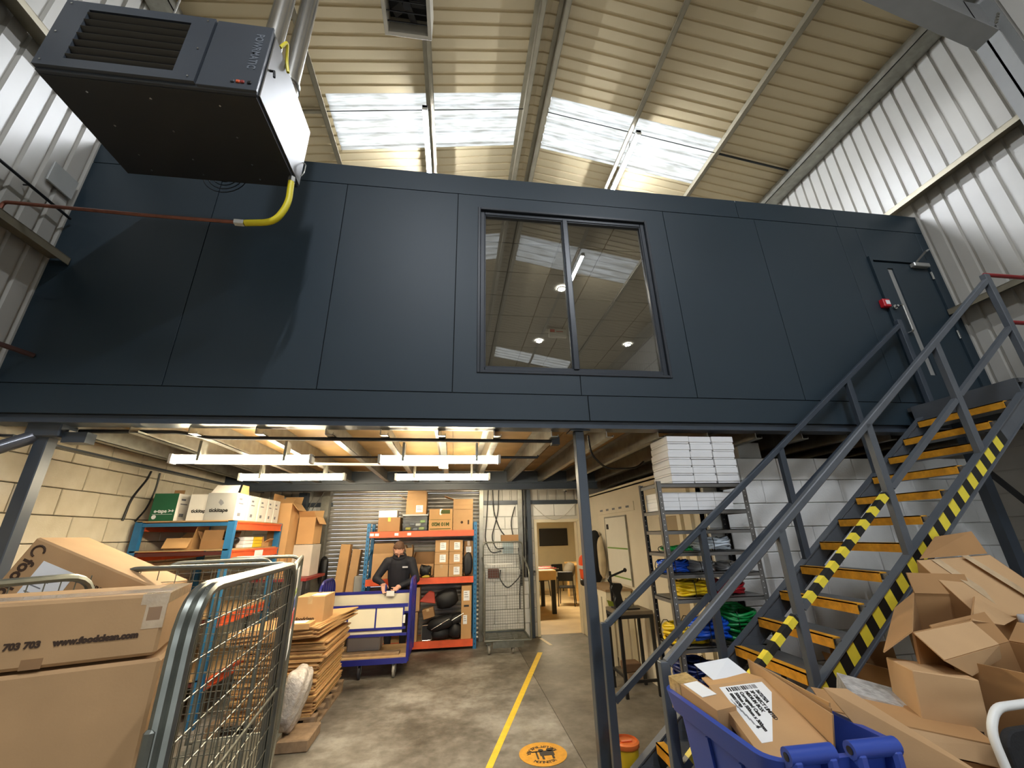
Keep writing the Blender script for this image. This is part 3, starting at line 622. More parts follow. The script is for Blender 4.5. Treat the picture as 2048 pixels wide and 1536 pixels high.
# ================================================================ STAIRCASE
SN, SF = 2.8, 3.6                        # near and far stringer faces
st = thing('staircase', 'grey steel staircase with yellow nosings climbing right to the mezzanine door', 'staircase', (1.25, 3.2, 0))
RISE, GO, X1 = .1917, .255, 1.28
def zn(x): return RISE+(x-X1)*RISE/GO    # nosing line
CHK = mat('chequer_plate', (104, 106, 108), .38, .5, var=.2, scale=7, bump=.35, bscale=110)
for nm, y0, y1 in (('stringer', SN-.045, SN), ('stringer', SF, SF+.05)):
    b = MB(); xa, xb = 1.12, 5.02
    b.prism([(xa, y0, 0), (xa+.16, y0, 0), (xb, y0, zn(xb)-.16), (xb, y0, zn(xb)-.02), (xa, y0, max(.02, zn(xa)-.02))], (0, .008 if nm and y0 < 3 else .008, 0))
    sgn = (y0, y1)
    b.beam((xa, (y0+y1)/2, zn(xa)-.02), (xb, (y0+y1)/2, zn(xb)-.02), y1-y0+.02, .01); b.beam((xa+.16, (y0+y1)/2, .0), (xb, (y0+y1)/2, zn(xb)-.16), y1-y0+.02, .01)
    s_ = obj(nm, b, STEELG, st)
    if y0 < 3:
        k = 0; x = 1.9
        while x < 4.45:
            for m, nm2 in ((HAZY, 'hazard_stripe'), (HAZB, 'hazard_stripe')):
                x2 = x+.066
                obj(nm2, MB().prism([(x, y0-.002, zn(x)-.145), (x2, y0-.002, zn(x2)-.145), (x2-.03, y0-.002, zn(x2-.03)-.032), (x-.03, y0-.002, zn(x-.03)-.032)], (0, .001, 0)), m, s_)
                x = x2
for k in range(1, 16):
    x = X1+GO*(k-1); z = RISE*k
    td = obj('tread', MB().box(x+.0, x+.25, SN+.004, SF-.002, z-.045, z-.004), CHK, st)
    obj('nosing', MB().box(x-.018, x+.045, SN+.05, SF-.03, z-.004, z+.004).box(x-.018, x-.01, SN+.05, SF-.03, z-.062, z+.004), NOSE, td)
    obj('end_plate', MB().prism([(x, SF-.006, z-.045), (x+.25, SF-.006, z-.045), (x+.25, SF-.006, z+.05), (x+.12, SF-.006, z+.06)], (0, .005, 0)), STEELG, td)
def zr(x, side='near'): return 1.09+.781*(x-1.309) if side == 'near' else 1.187+.746*(x-1.284)
def sq(b, a_, c_, w=.05): b.beam(a_, c_, w, w)
for side, y, xs in (('near', SN-.02, (1.29, 2.28, 3.27, 4.255, 5.2)), ('far', SF+.02, (1.22, 2.2, 3.18, 4.2, 5.16))):
    for i, x in enumerate(xs):
        b = MB(); zb = 0 if i == 0 else (zn(x)-.1 if i < 4 else 2.9); zt = zr(x, side)+(.0 if i else .03)+(.06 if i == 4 else 0)
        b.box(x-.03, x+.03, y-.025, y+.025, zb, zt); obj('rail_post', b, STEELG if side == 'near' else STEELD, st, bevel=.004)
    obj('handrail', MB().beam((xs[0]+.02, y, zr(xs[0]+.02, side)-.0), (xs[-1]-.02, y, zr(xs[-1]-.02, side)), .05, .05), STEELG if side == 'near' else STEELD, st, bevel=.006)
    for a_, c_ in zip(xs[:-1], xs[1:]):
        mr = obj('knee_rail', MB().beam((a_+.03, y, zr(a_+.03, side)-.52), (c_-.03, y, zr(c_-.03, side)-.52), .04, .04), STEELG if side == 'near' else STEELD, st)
        if side == 'near' and a_ < 3.2:
            x = a_+.08
            while x < c_-.06:
                obj('hazard_stripe', MB().beam((x, y, zr(x, side)-.52), (x+.055, y, zr(x+.055, side)-.52), .043, .043), HAZY, mr)
                obj('hazard_stripe', MB().beam((x+.055, y, zr(x+.055, side)-.52), (min(x+.115, c_-.035), y, zr(min(x+.115, c_-.035), side)-.52), .042, .042), HAZB, mr); x += .115
# landing
ld = st
obj('landing_plate', MB().box(4.965, 6.28, 2.76, 3.72, 3.03, 3.07), CHK, ld)
obj('landing_edge', MB().box(4.96, 4.975, 2.78, 3.68, 2.9, 3.075), STEELG, ld)
obj('landing_beam', MB().box(5.0, 6.28, 2.76, 2.82, 2.83, 3.03).box(5.0, 6.28, 3.64, 3.7, 2.83, 3.03), STEELG, ld)
for z in (4.2, 3.66): obj('guard_rail', MB().tube([(5.22, 2.79, z), (6.3, 2.79, z)], .02, 8), REDR, ld, smooth=True)
for x, y in ((5.25, 3.5),): obj('landing_leg', MB().box(x-.055, x+.055, y-.04, y+.04, 0, 2.85), STEELD, ld)
obj('leg_brace', MB().beam((5.3, 3.5, 2.4), (6.2, 3.5, 1.5), .04, .04), BLACKS, ld)
obj('landing_leg', MB().box(6.18, 6.27, 2.8, 2.88, 0, 2.85), STEELD, ld)
# ================================================================ CARTONS (builder)
def carton(label, loc, size, rot=0, m=None, name='cardboard_box', cat='box', group=None, tape=True, paper=None, flaps=None, flap_m=None, bev=.004):
    """loc = centre of base; front is local -Y. flaps: dict side->angle above the horizontal (outward)"""
    m = m or CARD; w, d, h = size; t = thing(name, label, cat, loc, rot, group); T = .006
    if flaps is None:
        obj('carton_body', MB().box(-w/2, w/2, -d/2, d/2, 0, h), m, t, local=True, bevel=bev)
        if tape:
            obj('parcel_tape', MB().box(-.024, .024, -d/2-.001, d/2+.001, h, h+.0012).box(-.024, .024, -d/2-.0012, -d/2, h*.72, h), tape if tape is not True else TAPE, t, local=True)
    else:
        b = MB(); b.box(-w/2, w/2, -d/2, -d/2+T, 0, h); b.box(-w/2, w/2, d/2-T, d/2, 0, h); b.box(-w/2, -w/2+T, -d/2+T, d/2-T, 0, h); b.box(w/2-T, w/2, -d/2+T, d/2-T, 0, h); b.box(-w/2+T, w/2-T, -d/2+T, d/2-T, 0, T)
        obj('carton_body', b, m, t, local=True)
        fl_ = min(w, d)/2
        for s, a_ in flaps.items():
            a_, ln = a_ if isinstance(a_, tuple) else (a_, fl_)
            ca, sa = math.cos(math.radians(a_)), math.sin(math.radians(a_))
            ux = {'f': (0, -1), 'b': (0, 1), 'l': (-1, 0), 'r': (1, 0)}[s]; vx = (ux[1], ux[0]) if s in 'fb' else (0, 1)
            ox, oy = ux[0]*(w/2), ux[1]*(d/2); half = (w if s in 'fb' else d)/2-.004
            vx = (1, 0) if s in 'fb' else (0, 1)
            e = Vector((ux[0]*ca, ux[1]*ca, sa))*ln; n_ = Vector((-ux[0]*sa, -ux[1]*sa, ca))*T
            p0 = Vector((ox, oy, h)); V = Vector((vx[0]*half, vx[1]*half, 0))
            obj('flap', MB().prism([p0-V, p0+V, p0+V*.97+e, p0-V*.97+e], n_), flap_m or m, t, local=True)
    if paper:
        for (x, z, pw, ph) in (paper if isinstance(paper[0], tuple) else (paper,)):
            l_ = obj('paper_label', MB().box(x-pw/2, x+pw/2, -d/2-.0022, -d/2-.001, z-ph/2, z+ph/2), WHITEP, t, local=True)
            b = MB()
            for k in range(3): b.box(x-pw*.36, x+pw*(.1+.1*k), -d/2-.0028, -d/2-.0022, z+ph*(.28-.22*k), z+ph*(.34-.22*k))
            obj('print', b, PAPERG, l_, local=True, kind='stuff')
    return t
def blob(name, label, cat, loc, size, m, seed=0, rot=0, group=None, sub=3, rough=.18, parent=None):
    bm = bmesh.new(); bmesh.ops.create_icosphere(bm, subdivisions=sub, radius=1); rd = random.Random(seed)
    ph = [(rd.uniform(1.5, 4), Vector((rd.uniform(-1, 1), rd.uniform(-1, 1), rd.uniform(-1, 1))), rd.uniform(0, 6)) for _ in range(6)]
    R_ = mtx(rot=rot if isinstance(rot, (tuple, list)) else (0, 0, rot)); mb = MB()
    for v in bm.verts:
        c = v.co; k = 1+rough*sum(math.sin(f*c.dot(d_)*2+p_) for f, d_, p_ in ph)/3
        q = Vector((math.copysign(abs(c.x)**.7, c.x)*size[0]/2*k, math.copysign(abs(c.y)**.7, c.y)*size[1]/2*k, math.copysign(abs(c.z)**.7, c.z)*size[2]/2*k))
        mb.v.append(R_ @ q)
    mb.f = [[v.index for v in f.verts] for f in bm.faces]; bm.free()
    zmin = min(v.z for v in mb.v); mb.v = [v+Vector((loc[0], loc[1], loc[2]-zmin)) for v in mb.v]
    o = obj(name, mb, m, parent, smooth='all')
    if label: tag(o, label, cat, group)
    return o
def wire_panel(parent, p0, ud, L_, z0, z1, r=.014, gap_u=.05, gap_z=.05, m=None, corner=.09, wr=.0028, bottom=True, mesh=True):
    """tube-framed mesh panel: p0 base point, ud horizontal unit direction"""
    m = m or ZINC; p0 = Vector(p0); u = Vector(ud).normalized(); at_ = lambda s, z: p0+u*s+Vector((0, 0, z))
    obj('panel_frame', MB().tube(arc_path([at_(0, z0), at_(0, z1), at_(L_, z1), at_(L_, z0)], corner, 6), r, 8), m, parent, smooth=True)
    if not mesh: return
    b = MB(); s = gap_u
    def seg(a_, c_): b.beam(a_, c_, wr*2, wr*2)
    while s < L_-.02: seg(at_(s, z0), at_(s, z1)); s += gap_u
    z = z0+.02
    while z < z1-.02: seg(at_(0, z), at_(L_, z)); z += gap_z
    obj('wire_mesh', b, m, parent, kind='stuff')
    if bottom: obj('bottom_rail', MB().tube([at_(0, z0+.01), at_(L_, z0+.01)], r*.9, 8), m, parent, smooth=True)
def castor(parent, x, y, r=.06, m=None, local=False, name='castor'):
    m = m or mat('grey_tyre', (150, 146, 138), .6, var=.1)
    w_ = obj(name, MB().lathe([(r*.5, -.018), (r, -.015), (r, .015), (r*.5, .018)], (x, y, r), 20, mtx(rot=(0, 90, 0))), m, parent, smooth=True, local=local)
    obj('fork', MB().box(x-.028, x-.02, y-.025, y+.025, r*.8, r*2.3).box(x+.02, x+.028, y-.025, y+.025, r*.8, r*2.3).box(x-.04, x+.04, y-.04, y+.04, r*2.3, r*2.3+.012), ZINC, w_, local=local)
    return w_

# ================================================================ BACK OF THE UNDERCROFT
# ---- orange and blue pallet rack against the shutter
t = thing('storage_rack', 'orange and blue pallet rack in front of the roller shutter', 'rack', (-.57, 8.5, 0))
RX0, RX1, RY0, RY1 = -1.57, .4, 8.3, 8.78
for x in (RX0, RX1):
    for y in (RY0, RY1):
        up_ = obj('upright', MB().box(x-.03, x+.03, y-.025, y+.025, 0, 2.1), RACKB, t)
        if y == RY0:
            b = MB()
            for k in range(26): b.box(x-.006, x+.006, y-.0265, y-.025, .06+.078*k, .09+.078*k)
            obj('slot_holes', b, BLACK, up_, kind='stuff')
    for k in range(5): obj('lattice_brace', MB().beam((x, RY0, .2+.38*k), (x, RY1, .5+.38*k if k % 2 == 0 else .2+.38*k+.3), .02, .03), RACKB, t)
for z in (1.9, 1.1, .1):
    for y in (RY0-.03, RY1): obj('beam', MB().box(RX0+.03, RX1-.03, y-.02, y+.02, z-.05, z+.055).box(RX0+.03, RX1-.03, y-.03, y-.02, z-.05, z-.03), ORANGE, t)
    obj('shelf_board', MB().box(RX0+.03, RX1-.03, RY0-.0, RY1-.02, z+.03, z+.05), PLY, t)
for x in (-1.5, -1.41, -1.06, -.83): obj('beam_label', MB().box(x-.035, x+.035, RY0-.052, RY0-.05, 1.88, 1.925), WHITEP, t)
ZS = 1.956
carton('brown carton sealed with yellow tape on the top shelf, below a white shoebox', (-1.22, 8.5, ZS), (.4, .36, .25), 0, CARD2, tape=mat('yellow_tape', (226, 186, 60), .4, var=.05))
carton('white shoebox on the yellow-taped carton of the shutter rack', (-1.26, 8.5, ZS+.252), (.34, .28, .13), 0, WHITE, name='shoebox', tape=False)
t = thing('storage_tub', 'clear plastic tub of packets on the shutter rack top shelf', 'tub', (-.74, 8.5, ZS))
b = MB(); w, d, h = .45, .38, .3
b.box(-w/2, w/2, -d/2, -d/2+.004, 0, h).box(-w/2, w/2, d/2-.004, d/2, 0, h).box(-w/2, -w/2+.004, -d/2, d/2, 0, h).box(w/2-.004, w/2, -d/2, d/2, 0, h).box(-w/2, w/2, -d/2, d/2, 0, .004)
obj('tub_body', b, CLEARP, t, local=True); obj('rim', MB().box(-w/2-.015, w/2+.015, -d/2-.015, d/2+.015, h-.03, h), mat('grey_clear_lid', (176, 178, 180), .3, var=0), t, local=True, bevel=.005)
for k, (x, z, rgb) in enumerate(((-.13, .02, (220, 206, 60)), (0, .01, (130, 136, 140)), (.12, .02, (200, 220, 130)), (.05, .09, (235, 235, 230)), (-.06, .1, (110, 116, 120)), (.13, .15, (170, 210, 110)))):
    tag(obj('packet', MB().box(-.79+x+.0, -.69+x, 8.36+.01*k, 8.5, ZS+z, ZS+z+.05), mat('packet_%d' % k, rgb, .5, var=.1), bevel=.01), ['yellow', 'dark grey', 'pale green', 'white', 'charcoal', 'bright green'][k]+' packet inside the clear tub', 'packet', 'packets in the clear tub')
carton('open brown carton with raised flaps on top of the clear tub', (-.735, 8.5, ZS+.302), (.38, .34, .27), 0, CARD, flaps={'f': 100, 'l': 30, 'b': 80}, paper=(.06, .1, .13, .13))
bx = carton('carton printed M10 M20 upside down on the rack top shelf', (-.26, 8.48, ZS), (.44, .4, .39), 0, CARD3)
GRN = mat('green_print', (74, 84, 40), .8, var=.2)
text('M10 M20', .085, GRN, bx, (.16, -.2, .14), (-1, 0, 0), (0, 0, -1), local=True, bold=.004)
obj('print_band', MB().box(-.2, .19, -.2015, -.2005, .02, .035).box(-.2, .19, -.2015, -.2005, .19, .197).box(.0, .17, -.2015, -.2005, .3, .37), GRN, bx, local=True, kind='stuff')
bx = carton('tall brown carton at the right end of the rack top shelf', (.16, 8.5, ZS), (.38, .38, .57), 0, CARD, flaps={'f': -88, 'l': 20})
obj('print', MB().lathe([(.025, 0), (.025, .001)], (-.02, -.191, .14), 12, mtx(rot=(90, 0, 0))).box(.09, .12, -.192, -.191, .1, .18), INKB, bx, local=True, kind='stuff')
obj('lid_band', MB().box(-.18, .18, -.2, -.191, .4, .46), CARD2, bx, local=True)
# middle shelf
ZS = 1.156
for i, x in enumerate((-.22, .04)):
    for j in range(3):
        y = 8.46 if j else 8.4; nm = [['bottom left', 'middle left', 'top left'], ['bottom right', 'middle right', 'top right']][i][j]
        carton('%s small carton of the six stacked on the rack middle shelf' % nm, (x, y, ZS+.21*j), (.25, .32, .207), 0, CARD, group='small cartons on the middle shelf', tape=(j == 0 and i == 0), paper=None if (j == 0 and i == 0) else (.02, .1, .11, .13))
    carton('shaded carton standing behind the six small cartons, %s' % ('lower one' if i == 0 else 'upper one'), (.28, 8.56, ZS+.3*i+.0), (.17, .3, .3), 0, CARD2, paper=(0, .15, .1, .1))
blob('rubbish_bag', 'upright black bag at the right end of the rack middle shelf', 'bag', (.27, 8.36, ZS), (.17, .1, .42), BLACK, 3)
carton('wide open carton on the rack middle shelf beside the man', (-.56, 8.55, ZS), (.4, .4, .22), 0, CARD2, flaps={'f': -70, 'b': 85, 'l': 100, 'r': 60})
carton('carton with one flap up behind the man on the rack middle shelf', (-.83, 8.6, ZS), (.12, .3, .5), 0, CARD, flaps={'l': 60, 'r': 110})
carton('carton half hidden behind the man, left end of the middle shelf', (-1.3, 8.5, ZS), (.36, .36, .42), 6, CARD, flaps={'f': 70, 'b': 90})
blob('rubbish_bag', 'black bag bulging from the open carton on the middle shelf', 'bag', (-.52, 8.36, ZS+.22), (.22, .2, .2), BLACK, 5)
bpy.data.objects['rubbish_bag.001'].location = (-.5, 8.3, ZS)
tag(obj('yellow_pouch', MB().box(-.56, -.42, 8.22, 8.28, ZS, ZS+.09), mat('pouch_yellow', (222, 190, 60), .5, var=.1), bevel=.015), 'small yellow and white pouch on the rack middle shelf edge', 'pouch')
# bottom shelf: bags and cases
ZS = .156
carton('tall narrow carton with a hand hole at the right of the rack bottom shelf', (.25, 8.42, ZS), (.18, .3, .84), 0, CARD3, tape=False, paper=((0, .68, .11, .16), (-.02, .3, .07, .14)))
obj('hand_hole', MB().box(-.045, .045, -.153, -.149, .5, .53), BLACK, bpy.data.objects['cardboard_box.%03d' % (len([o for o in bpy.data.objects if o.name.startswith('cardboard_box')])-1)], local=True)
BAGS = [((-.1, 8.4, .62), (.42, .32, .3), (0, -18, 0), 'large black holdall on top of the heap on the rack bottom shelf'), ((-.2, 8.36, .28), (.5, .34, .2), (0, -14, 0), 'black laptop bag in the middle of the rack heap'), ((.05, 8.4, .35), (.36, .3, .16), (0, -22, 0), 'black padded bag with silver piping beside the tall carton'),
        ((-.2, 8.38, ZS), (.34, .3, .2), (0, 0, 10), 'flat black bag at the base of the rack heap'), ((.06, 8.36, ZS), (.22, .26, .24), (0, 20, 0), 'small black camera bag low on the rack, right of the flat bag')]
BAGM = mat('black_nylon', (24, 24, 27), .6, var=.2, scale=8, bump=.1, bscale=40)
for i, (p, s_, r_, l_) in enumerate(BAGS):
    b_ = blob('holdall', l_, 'bag', p, s_, BAGM, 20+i, r_, 'bags in the rack heap', 2, .08)
    if i in (1, 2): obj('piping', MB().tube([(p[0]-.15+.1*k, p[1]-s_[1]/2-.005, p[2]+.06+.05*k) for k in range(4)], .005, 5), STN, b_)
t = thing('carry_case', 'small black case with silver rim at the left of the rack bottom shelf', 'case', (-.43, 8.36, ZS))
obj('shell', MB().prism([(x, -.06, z) for x, z in rrect(-.095, .095, 0, .24, .03)], (0, .12, 0)), BAGM, t, local=True); obj('rim', MB().tube([(x, -.06, z) for x, z in rrect(-.09, .09, .006, .236, .03)], .006, 5, True), STN, t, local=True)
tag(obj('red_pouch', MB().prism([(-.6, 8.32, .76), (-.3, 8.32, .72), (-.33, 8.32, .9), (-.42, 8.32, .93)], (0, .1, 0)), mat('faded_red', (190, 74, 56), .6, var=.1), bevel=.01), 'faded red pouch tucked beside the large black holdall', 'pouch')
carton('small brown carton tilted among the black bags', (-.4, 8.4, .5), (.2, .2, .15), (0, -14, 0), CARD2)
carton('upright brown carton left of the rack heap, upper one', (-.65, 8.4, .62), (.14, .3, .38), 0, CARD); carton('upright brown carton left of the rack heap, lower one', (-.66, 8.4, ZS), (.12, .3, .45), 0, CARD)
# left of the rack
carton('tall flat carton leaning on the shutter, the left and lighter one', (-2.1, 8.55, 0), (.17, .2, 1.75), (-3, 3, 0), CARD3, tape=False)
carton('tall flat carton leaning on the shutter, the right and darker one', (-1.93, 8.62, 0), (.15, .2, 1.66), (-3, 4, 0), CARD, tape=False)
tag(obj('grey_crate', MB().box(-1.79, -1.62, 8.5, 8.75, .902, 1.2), mat('grey_crate', (150, 150, 146), .5, var=.05), bevel=.01), 'grey plastic crate between the leaning cartons and the blue upright', 'crate')
t = thing('side_bench', 'low black bench under the grey crate by the shutter', 'bench', (-1.62, 8.65, 0)); obj('top', MB().box(-1.82, -1.615, 8.45, 8.84, .86, .9), BLACKS, t)
for x in (-1.795, -1.635): obj('leg', MB().box(x-.015, x+.015, 8.5, 8.53, 0, .86), BLACKS, t)
blob('jacket', 'black jacket hanging on the galvanised post beside the shutter', 'jacket', (-2.38, 8.62, 1.05), (.16, .12, .5), BLACK, 9)
t = thing('cable_box', 'white junction box with hanging grey cables left of the shutter', 'box', (-2.72, 8.66, 1.9)); obj('box_body', MB().box(-2.78, -2.66, 8.6, 8.66, 1.9, 2.1), WHITE, t, bevel=.01)
obj('cable', MB().tube(arc_path([(-2.74, 8.62, 2.1), (-2.72, 8.6, 2.4), (-2.6, 8.62, 2.6), (-2.5, 8.66, 2.85)], .1), .008, 5), mat('grey_cable', (110, 106, 100), .6, var=0), t); obj('cable', MB().tube(arc_path([(-2.72, 8.6, 1.92), (-2.8, 8.58, 1.7), (-2.86, 8.6, 1.85), (-2.8, 8.6, 2.3), (-2.7, 8.6, 2.8)], .1), .008, 5), MATS['grey_cable'], t)
# ---- empty roll cage by the doorway
t = thing('roll_cage', 'empty wire roll cage parked beside the doorway', 'roll cage', (.95, 8.1, 0))
for x, y in ((.62, 7.85), (1.02, 7.85), (.62, 8.4), (1.22, 8.4)): castor(t, x, y, .065)
b = MB()
for k in range(9): b.beam((.56, 7.8+.08*k, .19), (1.31, 7.8+.08*k, .19), .012, .012)
for k in range(4): b.beam((.56+.25*k, 7.78, .19), (.56+.25*k, 8.46, .19), .012, .012)
obj('base_grid', b, ZINC, t, kind='stuff'); obj('base_frame', MB().tube([(.55, 7.77, .2), (1.32, 7.77, .2), (1.32, 8.47, .2), (.55, 8.47, .2)], .018, 8, True), ZINC, t, smooth=True)
obj('base_plate', MB().box(.68, 1.2, 7.76, 7.79, .1, .19), ZINC, t)
wire_panel(t, (.56, 8.42, 0), (1, 0, 0), .76, .22, 1.72, .015, .045, .045, wr=.0018)
for x in (.545, 1.335): obj('side_post', MB().tube(arc_path([(x, 7.8, .2), (x, 7.82, 1.25), (x, 8.42, 1.45)], .08), .015, 8), ZINC, t, smooth=True)
obj('label_strip', MB().box(.64, 1.12, 8.38, 8.395, 1.32, 1.345), WHITE, t)
tag(obj('cardboard_sheet', MB().box(.92, 1.26, 8.5, 8.6, 1.735, 1.85), CARD2), 'brown cardboard piece resting on top of the empty roll cage', 'cardboard')
# ---- electrics on the back wall
t = thing('cable_trunking', 'vertical galvanised trunking with black cables right of the shutter', 'trunking', (1.36, 8.84, .6))
obj('trunk', MB().box(1.31, 1.4, 8.8, 8.87, 1.2, 2.9), GALV, t); obj('trunk', MB().box(1.33, 1.38, 8.8, 8.87, .9, 1.2), BLACKS, t)
for k in range(2): obj('black_pipe', MB().tube([(1.42+.05*k, 8.84, 1.05), (1.42+.05*k, 8.84, 2.9)], .018, 8), BLACK, t)
CABS = [[(.7, 8.84, 2.9), (.66, 8.83, 2.2), (.62, 8.83, 1.75), (.75, 8.8, 1.5), (.95, 8.82, 1.55)], [(.78, 8.84, 2.9), (.8, 8.83, 2.3), (.95, 8.83, 1.9), (1.2, 8.82, 1.7)], [(.92, 8.84, 2.9), (.9, 8.83, 2.3), (.75, 8.82, 1.8), (.85, 8.8, 1.58), (1.0, 8.82, 1.6)], [(1.25, 8.83, 2.4), (1.15, 8.82, 2.1), (1.2, 8.8, 1.8)], [(1.3, 8.82, 1.6), (1.36, 8.78, 1.1), (1.05, 8.74, .85), (.9, 8.76, 1.05), (.93, 8.8, 1.2)], [(1.35, 8.82, 1.2), (1.3, 8.78, .8), (1.3, 8.8, .5)]]
for c in CABS: obj('loose_cable', MB().tube(arc_path(c, .15, 4), .011, 6), BLACK, t, smooth=True)
BRN = mat('brown_box', (110, 62, 44), .5, var=.05)
tag(obj('isolator_box', MB().box(.68, .9, 8.82, 8.87, 1.05, 1.22), BRN, bevel=.01), 'brown isolator box on the wall behind the empty roll cage', 'switch box')
tag(obj('notice_sheet', MB().box(.98, 1.2, 8.84, 8.85, 1.5, 1.74), mat('pale_blue_sheet', (186, 206, 214), .6, var=0)), 'pale blue notice taped to the wall behind the roll cage', 'notice')
for i, (x, z) in enumerate(((1.79, 1.12),)):
    s_ = thing('wall_socket', 'grey metal double socket left of the doorway', 'socket', (1.6, 8.85, 1.07)); obj('face_plate', MB().box(1.53 if False else 1.6, 1.645, 8.83, 8.87, 1.07, 1.17), GALV, s_, bevel=.005); obj('switch', MB().box(1.61, 1.635, 8.825, 8.83, 1.13, 1.155), BLACK, s_)
tag(obj('looped_wire', MB().tube([(1.62+.32*math.sin(math.pi*k/14)*0+.95*k/14, 8.83, 2.45-.32*math.sin(math.pi*k/14)) for k in range(15)], .007, 5), mat('white_wire', (196, 192, 184), .5, var=0), smooth=True), 'thin pale wire looping over the doorway', 'wire')
t = thing('security_camera', 'white dome security camera under the deck above the doorway', 'camera', (2.33, 8.7, 2.74)); obj('bracket', MB().lathe([(.05, .08), (.05, .14)], n=14), WHITE, t, local=True); obj('body', MB().lathe([(.03, -.04), (.055, -.02), (.06, .08)], n=14), WHITE, t, local=True, smooth=True); obj('lens', MB().lathe([(.02, -.055), (.025, -.035)], (0, -.02, 0), 10), BLACK, t, local=True)
# ---- back room
t = thing('television', 'black flat television on the far wall of the back room', 'television', (3.7, 15.95, 1.44)); obj('screen', MB().box(3.17, 4.23, 15.93, 15.97, 1.44, 2.03), BLACK, t, bevel=.01); obj('bezel', MB().box(3.16, 4.24, 15.96, 15.99, 1.43, 2.04), BLACKS, t)
FW = mat('pale_birch', (226, 186, 120), .5, var=.06)
t = thing('football_table', 'pale wooden table football game with black legs in the back room', 'game table', (2.15, 11.7, 0))
obj('cabinet', MB().box(1.5, 2.58, 11.05, 12.4, .76, .98), FW, t, bevel=.01); obj('pitch', MB().box(1.56, 2.52, 11.1, 12.35, .981, .985), mat('pitch_white', (224, 222, 214), .5, var=.05), t)
for x, y in ((2.5, 11.12), (2.46, 12.3), (1.6, 11.12)): obj('leg', MB().box(x-.05, x+.05, y-.05, y+.05, 0, .76), BLACKS, t)
for k in range(4): obj('player_rod', MB().tube([(1.45, 11.25+.28*k, 1.0), (2.7, 11.25+.28*k, 1.0)], .01, 6), REDP if k % 2 else STN, t)
def cafe_chair(label, loc, rz):
    t = thing('cafe_chair', label, 'chair', loc, rz, 'black chairs in the back room')
    obj('seat', MB().box(-.22, .22, -.22, .22, .44, .47), BLACKS, t, local=True, bevel=.01); obj('backrest', MB().box(-.21, .21, .2, .23, .62, .86), BLACKS, t, local=True, bevel=.02)
    for x, y in ((-.2, -.2), (.2, -.2)): obj('leg', MB().tube([(x, y, .44), (x*1.1, y*1.1, 0)], .014, 6), BLACKS, t, local=True)
    for x in (-.2, .2): obj('leg', MB().tube([(x*1.1, .26, 0), (x, .21, .46), (x, .22, .84)], .014, 6), BLACKS, t, local=True)
    return t
cafe_chair('black chair nearest the doorway, right of the football table', (3.15, 12.3, 0), 160); cafe_chair('black chair farther back below the television', (3.6, 14.9, 0), 10); cafe_chair('black chair at the far left of the back room, half cut by the door frame', (2.75, 14.2, 0), -60)
t = thing('canteen_table', 'pale wooden canteen table at the right of the back room', 'table', (4.0, 13.4, 0)); obj('top', MB().box(3.55, 4.8, 12.8, 14.0, .95, .99), FW, t)
for x, y in ((3.62, 12.9), (3.62, 13.9)): obj('leg', MB().box(x-.03, x+.03, y-.03, y+.03, 0, .95), FW, t)
blob('grey_throw', 'grey cloth draped over the canteen table corner', 'cloth', (3.42, 13.0, .55), (.3, .5, .5), mat('grey_cloth', (116, 108, 94), .9, var=.1), 12, (0, 20, 0), None, 2, .1)
# ================================================================ LEFT SIDE
# ---- blue and orange rack along the left wall
t = thing('storage_rack', 'blue and orange rack standing along the left block wall', 'rack', (-3.2, 6.4, 0))
LX0, LX1, LY0, LY1 = -3.72, -2.7, 5.68, 7.1
for x in (LX0, LX1):
    for y in (LY0, LY1): obj('upright', MB().box(x-.04, x+.04, y-.03, y+.03, 0, 2.09), RACKB, t)
for z in (2.05, 1.72, 1.0, .4):
    obj('frame_tie', MB().box(LX0+.04, LX1-.04, LY0-.02, LY0+.02, z-.02, z+.02), RACKB if z > 2 else mat('maroon_beam', (86, 34, 30), .6, var=.1), t)
    for x in (LX0+.02, LX1+.02): obj('beam', MB().box(x-.015, x+.025, LY0+.03, LY1-.03, z-.07, z+.03).box(x+.025, x+.033, LY0+.03, LY1-.03, z+.01, z+.03).box(x+.025, x+.033, LY0+.03, LY1-.03, z-.07, z-.05), ORANGE, t)
    obj('shelf_board', MB().box(LX0-.02, LX1+.02, LY0-.03, LY1+.03, z+.03, z+.045), PLY, t)
obj('beam_label', MB().box(LX1+.054, LX1+.056, 6.3, 6.55, 1.66, 1.73), WHITEP, t)
ZT2 = 2.097
GRB = mat('green_carton', (22, 92, 60), .6, var=.05); WHB = mat('white_carton', (226, 222, 212), .7, var=.04); GYB = mat('grey_carton_front', (160, 160, 156), .7, var=.03)
def printed(label, loc, size, front, side, words, cw, size_t):
    w, d, h = size; t = thing('printed_box', label, 'box', loc, group='printed boxes on the left rack')
    obj('carton_body', MB().box(-w/2, w/2, -d/2, d/2, 0, h), side, t, local=True, bevel=.003); obj('front_face', MB().box(-w/2, w/2, -d/2-.002, -d/2, 0, h), front, t, local=True)
    if words: text(words, size_t, cw, t, (-w*.36, -d/2-.002, h*.3), (1, 0, 0), (0, 0, 1), local=True, bold=.002)
    obj('side_print', MB().box(w/2, w/2+.001, -d*.3, -d*.05, h*.75, h*.82).box(w/2, w/2+.001, -d*.3, d*.1, h*.6, h*.64).box(w/2, w/2+.001, -d*.25, 0, h*.15, h*.27), PAPERG, t, local=True, kind='stuff')
    return t
g = printed('green-fronted box on the left rack with white lettering', (-3.5, 5.83, ZT2), (.27, .34, .32), GRB, WHB, 'e-tape >+', .0 or WHITEP, .055)
